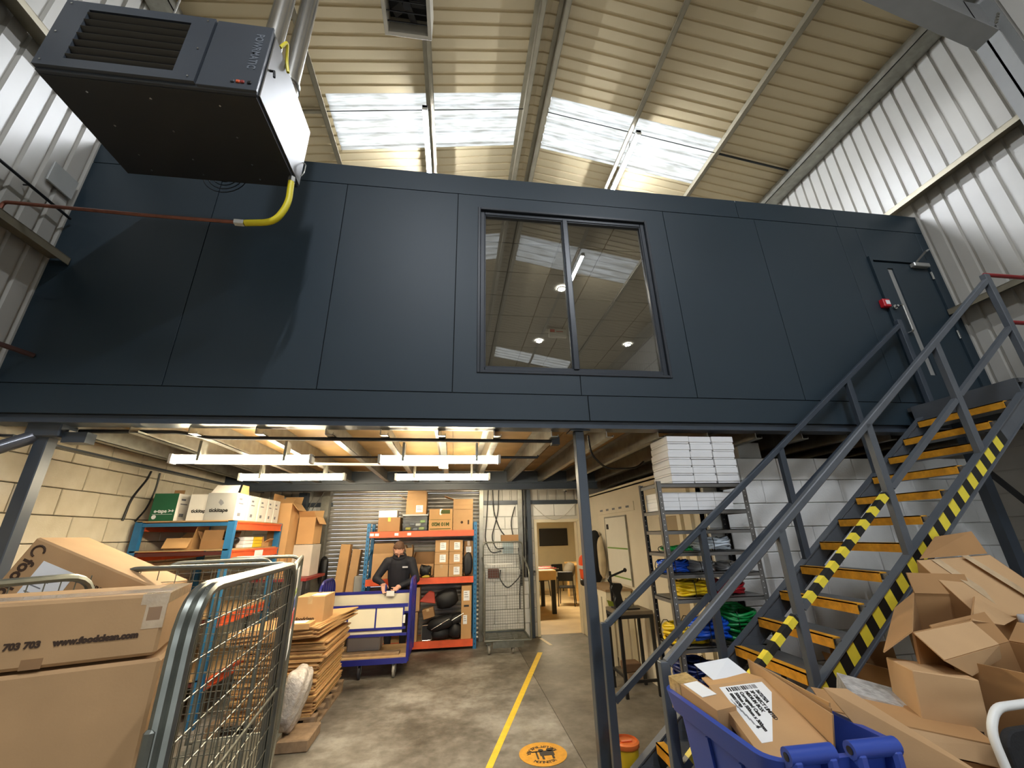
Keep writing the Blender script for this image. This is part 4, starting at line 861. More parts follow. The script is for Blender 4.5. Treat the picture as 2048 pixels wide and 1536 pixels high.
obj('print_rule', MB().box(-.11, .11, -.1735, -.172, .075, .078), WHITEP, g, local=True); obj('tape_roll', MB().lathe([(.025, 0), (.025, .001)], (-.085, -.1725, .045), 12, mtx(rot=(90, 0, 0))), WHITEP, g, local=True); obj('torn_flap', MB().box(-.06, .06, .05, .056, .32, .38), CARD2, g, local=True)
printed('white box lettered tickitape between the green box and the grey box', (-3.1, 5.87, ZT2), (.3, .34, .31), WHB, WHB, 'tickitape', INK, .055)
g = printed('grey-fronted box lettered tickitape at the rack corner', (-2.88, 5.84, ZT2), (.34, .3, .325), GYB, WHB, 'tickitape', INK, .062)
obj('emblem', MB().prism([(0, -.1525, .17), (.03, -.1525, .2), (.01, -.1525, .23), (-.02, -.1525, .25), (-.035, -.1525, .21)], (0, .0005, 0)), PAPERG, g, local=True)
obj('open_flap', MB().prism([(-.16, -.13, .325), (.15, -.13, .325), (.13, -.05, .43), (-.14, -.05, .43)], (0, .005, 0)), WHB, g, local=True); obj('open_flap', MB().prism([(.17, -.1, .325), (.17, .12, .325), (.165, .1, .43), (.165, -.06, .43)], (.005, 0, 0)), CARD3, g, local=True)
for k, y in enumerate((6.17, 6.46, 6.72, 6.94)):
    printed('%s white box behind the grey tickitape box' % ['first', 'second', 'third', 'fourth'][k], (-2.88, y, ZT2), (.34, .25 if k < 2 else .2, .32), WHB, WHB, None, INK, .05)
carton('tall open brown carton standing at the far end of the left rack', (-2.72, 7.36, 1.3), (.3, .42, 1.1), 0, CARD3, flaps={'f': 150, 'r': -50, 'b': 60, 'l': 90})
t = thing('side_stand', 'small red steel stand under the tall open carton', 'stand', (-2.6, 7.55, 0)); obj('top', MB().box(-3.0, -2.2, 7.15, 8.1, 1.26, 1.3), REDR, t)
for x, y in ((-2.96, 7.2), (-2.24, 7.2), (-2.24, 8.05)): obj('leg', MB().box(x-.02, x+.02, y-.02, y+.02, 0, 1.26), BLACKS, t)
carton('open brown carton with hanging flaps beyond the tall carton', (-2.42, 7.7, 1.78), (.26, .4, .42), 0, CARD3, flaps={'f': 40, 'r': -60, 'b': 70})
carton('white ribbed carton under the hanging-flap carton', (-2.45, 7.72, 1.302), (.34, .44, .47), 0, mat('pale_grey_carton', (200, 192, 180), .7, var=.06), tape=False)
# second shelf
ZS = 1.767
carton('tan carton with folded lid flap on the left rack second shelf', (-3.28, 5.86, ZS), (.29, .26, .13), 0, CARD3, flaps={'f': -60, 'b': 30, 'r': 80})
carton('open tan carton beside the blue upright on the left rack second shelf', (-2.93, 5.95, ZS), (.24, .4, .1), 0, CARD2, flaps={'f': 100, 'l': 60, 'b': 60})
BK = [(6.12, 0), (6.12, 1), (6.12, 2), (6.4, 0), (6.4, 1), (6.4, 2)]
for i, (y, j) in enumerate(BK):
    c = j if i < 3 else j; m_ = WHITEP if i < 3 else mat('yellow_pack', (226, 196, 40), .5, var=.05)
    tag(obj('catalogue', MB().box(-3.0, -2.72, y, y+.25, ZS+.045*j, ZS+.045*j+.042), m_, bevel=.004), '%s of three %s catalogues stacked on the left rack' % (['bottom', 'middle', 'top'][j], 'white' if i < 3 else 'yellow'), 'catalogue', 'catalogues on the left rack')
carton('small torn carton beside the yellow catalogues', (-2.82, 6.8, ZS), (.2, .16, .06), 0, CARD3, flaps={'f': 70, 'r': 30})
blob('black_bundle', 'crumpled black plastic behind the white catalogues', 'bag', (-2.85, 5.98, ZS), (.2, .16, .12), BLACK, 4)
# paper notes stuck to the block wall
for i, (y, z, w, h) in enumerate(((5.42, 2.2, .17, .42), (5.9, 2.55, .14, .26))):
    n_ = tag(obj('wall_notice', MB().box(XL+.033, XL+.035, y, y+w, z, z+h), mat('aged_paper', (222, 214, 192), .8, var=.02)), ['sheet of small sketches stuck on the left block wall', 'narrow paper note near the cables on the left block wall'][i], 'notice')
    b = MB()
    for k in range(8): b.box(XL+.035, XL+.0358, y+.02+.05*(k % 3), y+.05+.05*(k % 3), z+.03+.045*k, z+.05+.045*k)
    b.v = [v for v in b.v]; obj('sketch_marks', b, PAPERG, n_, kind='stuff') if i == 0 else None
tag(obj('wall_cable', MB().tube(arc_path([(-3.81, 5.75, 2.7), (-3.81, 5.72, 2.6), (-3.81, 5.55, 2.35), (-3.8, 5.5, 2.1)], .1), .012, 6), BLACKS, smooth=True), 'dark cable hanging down the left block wall, the left one of two', 'cable')
tag(obj('wall_cable', MB().tube(arc_path([(-3.8, 5.9, 2.7), (-3.81, 5.92, 2.5), (-3.81, 5.85, 2.25), (-3.8, 5.7, 2.1)], .1), .01, 6), BLACKS, smooth=True), 'dark cable hanging down the left block wall, the right one of two', 'cable')
# ---- roll cages in the left foreground
t = thing('roll_cage', 'nearest wire roll cage, holding the large foodclean cartons', 'roll cage', (-1.4, 2.4, 0))
A0, A1 = Vector((-.83, 1.62, 0)), Vector((-1.03, 3.08, 0)); B1 = Vector((-2.04, 3.03, 0)); B0 = Vector((-2.2, 1.95, 0))
def pan2(t, a_, c_, z0, z1, gu, gz, **k): wire_panel(t, a_, c_-a_, (c_-a_).length, z0, z1, .019, gu, gz, corner=.16, wr=.0019, **k)
pan2(t, A0, A1, .2, 1.7, .062, .105)
off = Vector((-.03, -.012, 0))
obj('panel_frame', MB().tube(arc_path([A0+off+Vector((0, 0, .2)), A0+off+Vector((0, 0, 1.7)), A1+off+Vector((0, 0, 1.7)), A1+off+Vector((0, 0, .2))], .16, 6), .019, 8), ZINC, t, smooth=True)
wire_panel(t, A1+Vector((0, .03, 0)), B1-A1, (B1-A1).length, .2, 1.7, .016, .1, .1, corner=.1, wr=.0018)
C1 = Vector((-1.97, 2.79, 0)); pan2(t, B0, C1, .2, 1.69, .07, .105)
obj('hinge_clamp', MB().box(-.9, -.84, 1.56, 1.62, 1.12, 1.24).box(-.88, -.85, 1.58, 1.64, 1.24, 1.34), ZINC, t, bevel=.008)
obj('cross_bar', MB().tube([A0+Vector((.005, 0, 1.02)), A1+Vector((.005, 0, 1.02))], .008, 6), ZINC, t)
obj('base', MB().box(-2.1, -1.0, 1.65, 2.95, .18, .22), ZINC, t)
for x, y in ((-1.85, 1.75), (-1.05, 1.75), (-1.85, 2.9), (-1.1, 2.9)): castor(t, x, y, .06)
def food(label, loc, size, rot):
    c = carton(label, loc, size, rot, CARD, tape=False, bev=.012); return c
c = food('large carton lettered www.foodclean.com in the nearest cage', (-1.643, 2.2485, 1.417), (.74, .5, .23), 20)
text('www.foodclean.com', .0305, INKB, c, (.045, -.25, .072), (1, 0, 0), (0, 0, 1), local=True, bold=.0022); text('01522 703 703', .0305, INKB, c, (-.175, -.25, .072), (1, 0, 0), (0, 0, 1), local=True, bold=.0018)
obj('parcel_tape', MB().box(.28, .372, -.251, .25, .19, .2305).box(.3, .3705, -.2515, -.25, .1, .23), TAPE, c, local=True); obj('parcel_tape', MB().box(-.37, .36, -.16, .0, .2302, .2315), mat('pink_grey_tape', (206, 188, 172), .12, var=.1, scale=6, bump=.2, bscale=20, spec=.9), c, local=True)
obj('tape_patch', MB().box(-.03, .03, -.2512, -.25, 0, .035), TAPEB, c, local=True); obj('tape_patch', MB().box(.31, .355, -.2516, -.25, .13, .18), TAPEB, c, local=True)
food('very large plain carton under the foodclean carton', (-1.632, 2.256, .62), (.76, .51, .785), 20)
# second cage farther back with the tilted carton
t = thing('roll_cage', 'roll cage behind the nearest one, holding a tilted carton', 'roll cage', (-2.3, 3.6, 0))
for a_, c_ in (((-2.25, 3.4), (-2.98, 3.52)), ((-2.98, 3.55), (-2.95, 4.2)), ((-1.56, 4.1), (-2.21, 3.78))):
    a_ = Vector((*a_, 0)); c_ = Vector((*c_, 0)); wire_panel(t, a_, c_-a_, (c_-a_).length, .2, 1.7, .015, .08, .1, corner=.1, wr=.0017)
obj('base', MB().box(-2.95, -1.6, 3.4, 4.15, .18, .21), ZINC, t)
for x, y in ((-2.8, 3.5), (-1.8, 3.7), (-2.8, 4.05), (-1.7, 4.0)): castor(t, x, y, .06)
carton('carton standing on the floor under the tilted foodclean carton', (-2.37, 3.14, 0), (.44, .36, 1.0), 6, CARD, tape=False)
c = carton('tilted foodclean carton leaning out of the second roll cage', (-2.62, 3.16, 1.4), (.72, .42, .55), (0, 24, 6), CARD, tape=False, bev=.01)
c.location = (-2.33, 3.1, 1.25)
text('foodclean', .085, INKB, c, (-.33, -.21, .44), (0, 0, -1), (1, 0, 0), local=True, bold=.003); text('3P/DIRECT', .04, INKB, c, (.06, -.21, .42), (1, 0, 0), (0, 0, 1), local=True, bold=.001)
obj('logo_ring', MB().tube([(-.3+.03*math.cos(k*.42), -.211, .49+.03*math.sin(k*.42)) for k in range(12)], .006, 5), INKB, c, local=True)
l_ = obj('delivery_note', MB().box(-.24, -.05, -.2125, -.211, .12, .46), WHITEP, c, local=True); b = MB()
for k in range(7): b.box(-.22, -.22+.05+.015*(k % 4), -.2132, -.2125, .16+.035*k, .166+.035*k)
b.box(-.14, -.07, -.2132, -.2125, .2, .26); obj('note_print', b, PAPERG, l_, local=True, kind='stuff')
l_ = obj('delivery_note', MB().box(-.02, .16, -.2125, -.211, .02, .24), WHITEP, c, local=True)
# third cage with the sign board
t = thing('roll_cage', 'roll cage with a white sign board beside the flat-pack stack', 'roll cage', (-1.75, 4.5, 0))
for a_, c_ in (((-1.56, 4.84), (-2.26, 4.74)), ((-1.07, 3.2), (-1.56, 4.84))):
    a_ = Vector((*a_, 0)); c_ = Vector((*c_, 0)); wire_panel(t, a_, c_-a_, (c_-a_).length, .2, 1.69, .016, .07, .1, corner=.12, wr=.0018)
obj('base', MB().box(-2.2, -1.5, 4.2, 4.8, .18, .21), ZINC, t)
for x, y in ((-2.1, 4.3), (-1.6, 4.3), (-2.1, 4.75), (-1.65, 4.75)): castor(t, x, y, .06)
# sign board hung on the third cage's side
u = (Vector((-1.56, 4.84, 0))-Vector((-1.07, 3.2, 0))).normalized(); n_ = Vector((u.y, -u.x, 0))
def sb(s0, s1, z0, z1, dd, r_=0): 
    q0 = Vector((-1.07, 3.2, 0)); b = MB(); p = [q0+u*s+n_*(.02+dd) for s in (s0, s1)]
    b.prism([p[0]+Vector((0, 0, z0)), p[1]+Vector((0, 0, z0)), p[1]+Vector((0, 0, z1)), p[0]+Vector((0, 0, z1))], n_*.003); return b
t = thing('sign_board', 'white sign board with blue and red panels hung on the third cage', 'sign', (-1.1, 3.3, 1.1))
obj('board', sb(.02, .42, 1.1, 1.66, 0), WHITE, t); obj('colour_panel', sb(.05, .39, 1.4, 1.47, .003), mat('sign_blue', (52, 84, 150), .5, var=0), t); obj('colour_panel', sb(.05, .39, 1.3, 1.38, .003), mat('sign_red', (200, 66, 66), .5, var=0), t); obj('colour_panel', sb(.05, .3, 1.49, 1.52, .003), mat('sign_green', (150, 170, 60), .5, var=0), t); obj('notice', sb(.06, .38, 1.12, 1.24, .003), WHITEP, t)
# ---- flat-packed cartons on a pallet
t = thing('pallet', 'worn wooden pallet under the stack of flat-packed cartons', 'pallet', (-1.75, 6.0, 0))
for k in range(5): obj('deck_plank', MB().box(-2.4, -1.38, 5.38+.27*k, 5.5+.27*k, .1, .125), WOOD, t, bevel=.003)
for x in (-2.36, -1.9, -1.44):
    for y in (5.44, 5.98, 6.52): obj('block_foot', MB().box(x-.055, x+.055, y-.06, y+.06, .02, .1), WOOD, t, bevel=.004)
    obj('base_plank', MB().box(x-.055, x+.055, 5.38, 6.58, 0, .02), WOOD, t)
rd = random.Random(4); z = .126; k = 0
while z < .8:
    dx, dy = rd.uniform(-.025, .025), rd.uniform(-.04, .02); th = rd.choice((.012, .014, .016))
    if z > .6: dx += .05
    tag(obj('flat_carton', MB().box(-2.25+dx, -1.42+dx, 5.42+dy, 6.5+dy, z, z+th-.002), CARD3 if k % 3 else CARDE), 'flat-packed carton in the stack on the pallet', 'flat carton', 'flat cartons on the pallet'); z += th; k += 1
for i in range(9):
    M_ = mtx((-1.8, 5.95, z+.03+.0125*i), (0, -4, 0)) @ mtx(rot=(0, 0, -5-3*(i % 3))); b = MB(); b.box(-.5, .44, -.62, .58, 0, .011, M_)
    tag(obj('flat_carton', b, CARD3), 'loose flat carton fanned out on top of the pallet stack', 'flat carton', 'loose flat cartons on top')
ZQ = z+.03+.0125*9+.015
c = carton('sealed brown carton on top of the flat-pack stack', (-1.62, 5.72, ZQ), (.32, .42, .27), 0, CARD, paper=None)
obj('paper_label', MB().box(-.02, .14, -.12, .1, .27, .2715), WHITEP, c, local=True); text('foodclean', .05, INKB, c, (-.13, -.21, .03), (1, 0, 0), (0, 0, 1), local=True, bold=.002)
c = carton('shallow brown carton with white label in front of the sealed one', (-1.66, 5.36, ZQ-.02), (.28, .2, .06), 0, CARD3, tape=False); obj('paper_label', MB().box(-.1, .08, -.06, .08, .06, .0615), WHITEP, c, local=True)
# wrapped bale in front of the pallet
t = thing('bubble_wrap_bale', 'crumpled bale of clear bubble wrap on a broken pallet board', 'packaging', (-1.48, 5.12, 0))
obj('board', MB().box(-1.66, -1.3, 4.93, 5.33, 0, .1), WOOD, t, bevel=.01)
b = blob('wrap', None, None, (-1.54, 5.12, .1), (.26, .38, .5), mat('bubble_wrap', (188, 180, 172), .2, var=.25, scale=14, bump=.9, bscale=45, spec=.8), 31, (0, 8, 0), None, 4, .14, parent=t)
# ================================================================ SHELVING, PRESS AND WALL ITEMS ON THE RIGHT
t = thing('shelving_unit', 'grey bolted steel shelving unit holding hose coils behind the stairs', 'shelving', (2.36, 3.95, 0))
SX0, SX1, SY0, SY1 = 1.9, 2.82, 3.75, 4.15
SHF = mat('shelf_grey', (112, 110, 106), .45, .2, var=.08, scale=6)
for x, sx in ((SX0, 1), (SX1, -1)):
    for y, sy_ in ((SY0, 1), (SY1, -1)):
        pm = SHF if y == SY0 else BLACKS
        p_ = obj('corner_post', MB().box(min(x, x+sx*.045), max(x, x+sx*.045), min(y, y+sy_*.004), max(y, y+sy_*.004), 0, 2.3).box(min(x, x+sx*.004), max(x, x+sx*.004), min(y, y+sy_*.04), max(y, y+sy_*.04), 0, 2.3), pm, t)
        b = MB(); yy = y-.0012 if y == SY0 else y-.0052
        for k in range(44): b.box(x+sx*.026-.004, x+sx*.026+.004, yy, yy+.001, .05+.05*k, .058+.05*k)
        obj('bolt_holes', b, WHITE if y == SY0 else mat('holes_light', (190, 186, 176), .6, var=0), p_, kind='stuff')
SHZ = [2.279, 2.031, 1.855, 1.667, 1.486, 1.289, .917, .54]
for z in SHZ: obj('shelf', MB().box(SX0+.004, SX1-.004, SY0+.003, SY1-.003, z-.006, z).box(SX0+.004, SX1-.004, SY0+.003, SY0+.008, z-.035, z).box(SX0+.004, SX0+.01, SY0+.004, SY1-.004, z-.035, z).box(SX1-.01, SX1-.004, SY0+.004, SY1-.004, z-.035, z), SHF, t)
WBX = mat('white_card_box', (236, 236, 236), .6, var=.02); rd = random.Random(2)
names_r = ['bottom', 'second', 'third', 'fourth', 'fifth', 'top']; names_c = ['left', 'middle', 'right']
wb_me = None
for j in range(6):
    for i in range(3):
        x = 2.07+.24*i+rd.uniform(-.005, .005)+.012*(j > 3); y = 3.76+rd.uniform(0, .012)
        q = thing('white_box', '%s white box in the %s column of the stack on the shelving top' % (names_r[j], names_c[i]), 'box', (x+.118, y+.18, 2.281+.0775*j), group='white boxes on the shelving top')
        obj('base', MB().box(-.112, .112, -.176, .18, 0, .07), WBX, q, local=True, bevel=.002); obj('lid', MB().box(-.1165, .1165, -.182, .182, .018, .0735), WBX, q, local=True, bevel=.002)
for i in range(4):
    for j in range(2):
        q = thing('white_box', '%s pale box, number %s along the second shelf from the top' % (['lower', 'upper'][j], ['one', 'two', 'three', 'four'][i]), 'box', (2.04+.185*i, 3.96, 2.033+.084*j), group='pale boxes on the second shelf')
        obj('base', MB().box(-.09, .09, -.16, .16, 0, .078), WBX, q, local=True, bevel=.002); obj('lid', MB().box(-.0915, .0915, -.162, .162, .03, .082), WBX, q, local=True, bevel=.002)
tag(obj('grey_carton', MB().box(3.24, 3.52, 4.3, 4.6, 2.62, 2.8), mat('grey_card', (176, 174, 166), .7, var=.03), bevel=.004), 'pale grey carton on the cabin roof right of the white box stack', 'box')
def coil(label, c, R_, turns, r, m, seed, zs=1.0, lean=0, ell=.85):
    rd = random.Random(seed); pts = []; n = 22; lay = max(1, int(turns/3))
    for k in range(turns*n):
        tt = k/n; a_ = 2*math.pi*k/n; row = int(tt) % 3; R2 = R_*(1-.09*row)+.012*math.sin(a_*2+seed+int(tt))+rd.uniform(-.002, .002)
        z = r+(tt//3)*r*1.75*zs+.012*math.sin(a_*3+int(tt)*1.7)+row*r*.4
        pts.append(Vector((R2*math.cos(a_), R2*ell*math.sin(a_), z)))
    L_ = mtx(rot=(lean, 0, 0)); pts = [L_ @ p for p in pts]; zm = min(p.z for p in pts)-r; pts = [p+Vector((c[0], c[1], c[2]-zm)) for p in pts]
    t = thing('hose_coil', label, 'hose coil', (c[0], c[1], c[2]), group='coils of tubing on the shelving')
    obj('tubing', MB().tube(pts, r, 6), m, t, smooth='all')
    for a_ in (.6, 2.6, 4.4):
        q = L_ @ Vector((R_*.92*math.cos(a_), R_*.92*ell*math.sin(a_), lay*r*.9)); q += Vector((c[0], c[1], c[2]-zm)); hh = lay*r*1.1+.02
        obj('cable_tie', MB().tube([q+Vector((.05*math.cos(a_)*math.cos(s), .05*math.sin(a_)*math.cos(s), hh*math.sin(s))) for s in [k*math.pi/5 for k in range(10)]], .004, 4, True), BLACK, t)
    return t
BL = mat('tube_blue', (28, 84, 200), .25, var=.05); YT = mat('tube_yellow', (230, 196, 30), .3, var=.05); GT = mat('tube_green', (20, 138, 66), .3, var=.06); RT = mat('tube_red', (196, 34, 50), .3, var=.05); CT2 = mat('tube_clear', (206, 216, 226), .15, var=.05); GYT = mat('tube_grey', (170, 172, 176), .3, var=.08); NV = mat('tube_navy', (18, 34, 92), .3, var=.08)
coil('clear tubing coil on the fourth shelf of the shelving', (2.458, 3.950, 1.669), 0.181, 14, .011, CT2, 1)
coil('thin green tubing coil at the left of the fourth shelf', (2.105, 3.932, 1.669), 0.136, 4, .008, GT, 2)
coil('blue tubing coil at the left of the fifth shelf', (2.042, 3.932, 1.488), 0.127, 14, .01, BL, 3)
coil('grey tubing coil in the middle of the fifth shelf', (2.304, 3.950, 1.488), 0.136, 10, .01, GYT, 4); coil('small grey tubing coil at the right of the fifth shelf', (2.593, 3.950, 1.488), 0.127, 8, .01, GYT, 5)
coil('yellow tubing coil on the sixth shelf, left of the red coil', (2.205, 3.950, 1.291), 0.172, 15, .011, YT, 6); coil('red tubing coil on the sixth shelf', (2.566, 3.950, 1.291), 0.136, 13, .011, RT, 7)
coil('yellow tubing coil partly under the bright blue coil on the lower shelf', (2.087, 3.968, 0.919), 0.181, 15, .014, YT, 8); coil('bright blue tubing coil on the lower shelf', (2.241, 3.869, 0.919), 0.181, 18, .014, BL, 9, lean=-10)
coil('large green tubing coil leaning on the lower shelf', (2.566, 3.968, 0.919), 0.172, 26, .014, GT, 10, lean=12)
coil('dark navy tubing coil on the bottom shelf', (2.105, 3.950, 0.542), 0.172, 26, .014, NV, 11)

# ---- items on and beside the cabin wall
XW = XC-.002
t = thing('whiteboard', 'whiteboard with green rules on the cabin wall behind the central post', 'whiteboard', (XW, 6.75, 1.1))
obj('board', MB().box(XW-.02, XW, 6.3, 7.2, 1.1, 2.08), mat('whiteboard_white', (226, 222, 208), .3, var=.02), t)
for z in (1.6, 1.18): obj('green_rule', MB().box(XW-.0215, XW-.02, 6.32, 7.18, z, z+.02), mat('rule_green', (112, 150, 60), .5, var=0), t)
obj('board_trim', MB().box(XW-.024, XW, 6.28, 7.22, 2.08, 2.1).box(XW-.024, XW, 6.28, 6.3, 1.1, 2.08).box(XW-.024, XW, 7.2, 7.22, 1.1, 2.08), GALV, t); obj('magnet', MB().box(XW-.03, XW-.02, 7.05, 7.13, 1.9, 1.98), BLACK, t)
t = thing('header_strip', 'cream strip of five dark headings above the whiteboard', 'sign', (XW, 6.6, 2.16)); obj('strip', MB().box(XW-.012, XW, 5.95, 7.5, 2.15, 2.28), PLASTER, t)
for k in range(5): obj('heading', MB().box(XW-.0135, XW-.012, 7.28-.29*k, 7.4-.29*k if k else 7.42, 2.2, 2.23), PAPERG, t)
blob('coat', 'black coat hanging on the cabin wall right of the central post', 'coat', (XW-.12, 7.57, 1.02), (.2, .34, .8), mat('black_coat', (16, 16, 18), .9, var=.2, bump=.3, bscale=12), 41, 0, None, 3, .12)
blob('scarf', 'beige scarf hanging beside the black coat on the cabin wall', 'scarf', (XW-.1, 7.3, 1.12), (.12, .12, .62), mat('beige_scarf', (184, 168, 138), .9, var=.15), 42, 0, None, 3, .12)
t = thing('hi_vis_vest', 'orange hi-vis vest with reflective band hanging beside the doorway', 'vest', (2.52, 8.45, .9))
blob('fabric', None, None, (2.5, 8.42, 1.0), (.1, .26, .45), mat('hivis_orange', (255, 92, 40), .6, var=.06), 43, 0, None, 3, .1, parent=t); obj('reflective_band', MB().box(2.443, 2.56, 8.29, 8.55, 1.2, 1.26), mat('reflective', (220, 220, 214), .3, var=0), t); blob('dark_hem', None, None, (2.5, 8.42, .9), (.11, .26, .12), BLACK, 44, 0, None, 2, .05, parent=t)
t = thing('slatted_bench', 'white slatted bench with brown top beside the cabin wall', 'bench', (2.4, 6.85, 0))
obj('top', MB().box(2.2, 2.6, 6.35, 7.3, 1.04, 1.07), mat('brown_top', (146, 120, 88), .6, var=.1), t); obj('apron', MB().box(2.21, 2.59, 6.37, 7.28, .95, 1.04), CREAMF, t)
for k in range(4): obj('slat', MB().box(2.22+.1*k, 2.29+.1*k, 6.36, 6.385, .12, .95), CREAMF, t)
for k in range(5): obj('slat', MB().box(2.205, 2.225, 6.42+.18*k, 6.53+.18*k, .12, .95), CREAMF, t)
for x, y in ((2.23, 6.4), (2.57, 6.4), (2.23, 7.26), (2.57, 7.26)): obj('leg', MB().box(x-.025, x+.025, y-.025, y+.025, 0, .96), CREAMF, t)
obj('pennant', MB().prism([(2.2, 6.33, .94), (2.34, 6.33, .9), (2.3, 6.33, .62)], (0, .004, 0)), mat('olive_felt', (118, 132, 36), .8, var=.05), t)
tag(obj('wood_block', MB().box(2.3, 2.55, 6.05, 6.25, 0, .12), WOOD, bevel=.008), 'wood block on the floor under the press, lower one', 'wood block'); tag(obj('wood_block', MB().box(2.28, 2.5, 6.05, 6.25, .122, .22), mat('dark_wood', (110, 84, 62), .8, var=.1), bevel=.008), 'wood block on the floor under the press, upper one', 'wood block')
t = thing('press_stand', 'black steel stand carrying the arbor press', 'stand', (2.28, 5.8, 0))
obj('top', MB().box(2.06, 2.52, 5.55, 6.0, .87, .91), mat('worn_top', (118, 106, 88), .6, var=.15), t); obj('frame', MB().box(2.06, 2.52, 5.55, 5.58, .83, .87).box(2.06, 2.09, 5.55, 6.0, .83, .87), BLACKS, t)
for x in (2.08, 2.5):
    for y in (5.57, 5.98): obj('leg', MB().box(x-.018, x+.018, y-.018, y+.018, 0, .85), BLACKS, t)
obj('stretcher', MB().box(2.08, 2.5, 5.56, 5.58, .15, .18).box(2.07, 2.09, 5.57, 5.98, .2, .23), BLACKS, t)
t = thing('arbor_press', 'black cast iron arbor press with long lever on its stand', 'press', (2.2, 5.78, .912))
obj('casting', MB().prism([(2.12, 5.75, .912), (2.3, 5.75, .912), (2.3, 5.75, .95), (2.22, 5.75, 1.0), (2.2, 5.75, 1.1), (2.24, 5.75, 1.17), (2.22, 5.75, 1.21), (2.1, 5.75, 1.22), (2.07, 5.75, 1.15), (2.1, 5.75, 1.1), (2.12, 5.75, 1.05), (2.1, 5.75, 1.0)], (0, .07, 0)), BLACKS, t, bevel=.008)
obj('ram', MB().box(2.075, 2.1, 5.77, 5.8, 1.0, 1.36), BLACKS, t); obj('lever', MB().tube(arc_path([(2.1, 5.74, 1.2), (2.03, 5.72, 1.26), (2.06, 5.72, 1.3), (2.26, 5.7, 1.37)], .04), .014, 8), BLACKS, t, smooth=True); obj('lever_knob', MB().lathe([(.01, 0), (.024, .015), (.024, .035), (.01, .05)], (2.27, 5.7, 1.35), 10), BLACK, t, smooth=True); obj('base_plate', MB().box(2.1, 2.4, 5.66, 5.9, .911, .925), BLACKS, t)
# ================================================================ BLUE TOTE, CARTON PILE, CHAIR, FLOOR MARKS
t = thing('blue_tote', 'blue plastic tote bin full of scrap card at the foot of the stairs', 'bin', (1.5, 2.2, 0))
def ringpts(x0, x1, y0, y1, z, r, n=5): return [(x, y, z) for x, y in rrect(x0, x1, y0, y1, r, n)]
def loft(rings):
    n = len(rings[0]); b = MB(); b.add([q for r in rings for q in r], [(i*n+j, i*n+(j+1) % n, (i+1)*n+(j+1) % n, (i+1)*n+j) for i in range(len(rings)-1) for j in range(n)]); return b
zt = 1.02
rings = [ringpts(1.32, 1.72, 1.92, 2.52, .16, .06), ringpts(1.25, 1.78, 1.83, 2.62, zt-.1, .09), ringpts(1.22, 1.81, 1.8, 2.65, zt-.09, .1), ringpts(1.2, 1.83, 1.78, 2.67, zt, .1), ringpts(1.23, 1.8, 1.81, 2.64, zt, .09), ringpts(1.27, 1.76, 1.85, 2.6, zt-.1, .08), ringpts(1.34, 1.7, 1.94, 2.5, .18, .05)]
b = loft(rings); n_ = len(rings[0]); b.f.append(list(range(6*n_, 7*n_))); b.f.append(list(range(n_-1, -1, -1))); obj('tub', b, BINB, t, smooth=True)
for y in (2.05, 2.3): obj('rib', MB().beam((1.315, y, .2), (1.245, y, zt-.11), .02, .02), BINB, t)
for x0, x1 in ((1.26, 1.45), (1.53, 1.73)):
    b = MB(); b.box(x0, x0+.045, 1.735, 1.8, .84, 1.045).box(x1-.045, x1, 1.735, 1.8, .84, 1.045).box(x0+.045, x1-.045, 1.74, 1.8, .86, .96)
    h_ = obj('handle', b, BINB, t, bevel=.012); obj('grip', MB().tube([(x0-.002, 1.768, 1.045), (x1+.002, 1.768, 1.045)], .03, 14), BINB, h_, smooth=True); obj('grip_socket', MB().tube([(x0-.004, 1.768, 1.045), (x0-.0015, 1.768, 1.045)], .014, 12), BLACK, h_)
for x, y in ((1.4, 2.0), (1.65, 2.0), (1.4, 2.45), (1.65, 2.45)): castor(t, x, y, .055)
obj('frame', MB().box(1.3, 1.74, 1.9, 2.54, .135, .16), ZINC, t)
def slab(label, quad, th, m, name='card_sheet', cat='cardboard', group='scrap card in the tote'):
    p = [Vector(q) for q in quad]; n_ = (p[1]-p[0]).cross(p[3]-p[0]).normalized(); o = obj(name, MB().prism(p, n_*-th), m); return tag(o, label, cat, group) if label else o
# labelled carton lying on top of the tote
t = thing('flat_carton', 'flattened carton with big white MEDIUM BOX label in the blue tote', 'flat carton', (1.5, 2.2, .98))
A_, B_, C_, D_ = Vector((1.372, 2.44, 1.072)), Vector((1.705, 2.44, 1.085)), Vector((1.6, 1.94, .985)), Vector((1.28, 1.94, .96))
n_ = (D_-A_).cross(B_-A_).normalized()
if n_.z < 0: n_ = -n_
obj('panel', MB().prism([A_, B_, C_, D_], n_*-.05), CARD, t)
obj('top_flap', MB().prism([A_, B_, B_+Vector((-.06, .12, .005)), A_+Vector((.03, .12, -.0))], n_*-.006), CARD3, t)
ux = (B_-A_).normalized(); uy = (D_-A_).normalized(); L0 = A_+ux*.045+uy*.03
lb = obj('paper_label', MB().prism([L0, L0+ux*.25, L0+ux*.25+uy*.4, L0+uy*.4], n_*.0015), WHITEP, t)
tx = lambda s, u_, v_, sz, bold=.0012: text(s, sz, INK, lb, L0+ux*u_+uy*v_, uy, ux, bold=bold, off=.002)
tx('267275/A', .175, .06, .026); tx('3P DIRECT LIMITED', .143, .06, .026); tx('MEDIUM BOX', .113, .06, .026); tx('Corrugated Case', .083, .06, .026); tx('500mm x 500mm x 300mm', .054, .06, .025); tx('0000115789', .027, .06, .022); tx('W/O', .205, .2, .024); tx('4', .03, .3, .03)
b = MB(); rd = random.Random(5); s = .03
while s < .2:
    w = rd.choice((.003, .005, .008)); b.prism([L0+ux*s+uy*.012+n_*.0016, L0+ux*(s+w)+uy*.012+n_*.0016, L0+ux*(s+w)+uy*.045+n_*.0016, L0+ux*s+uy*.045+n_*.0016], n_*.0006); s += w+rd.choice((.003, .006))
s = .22
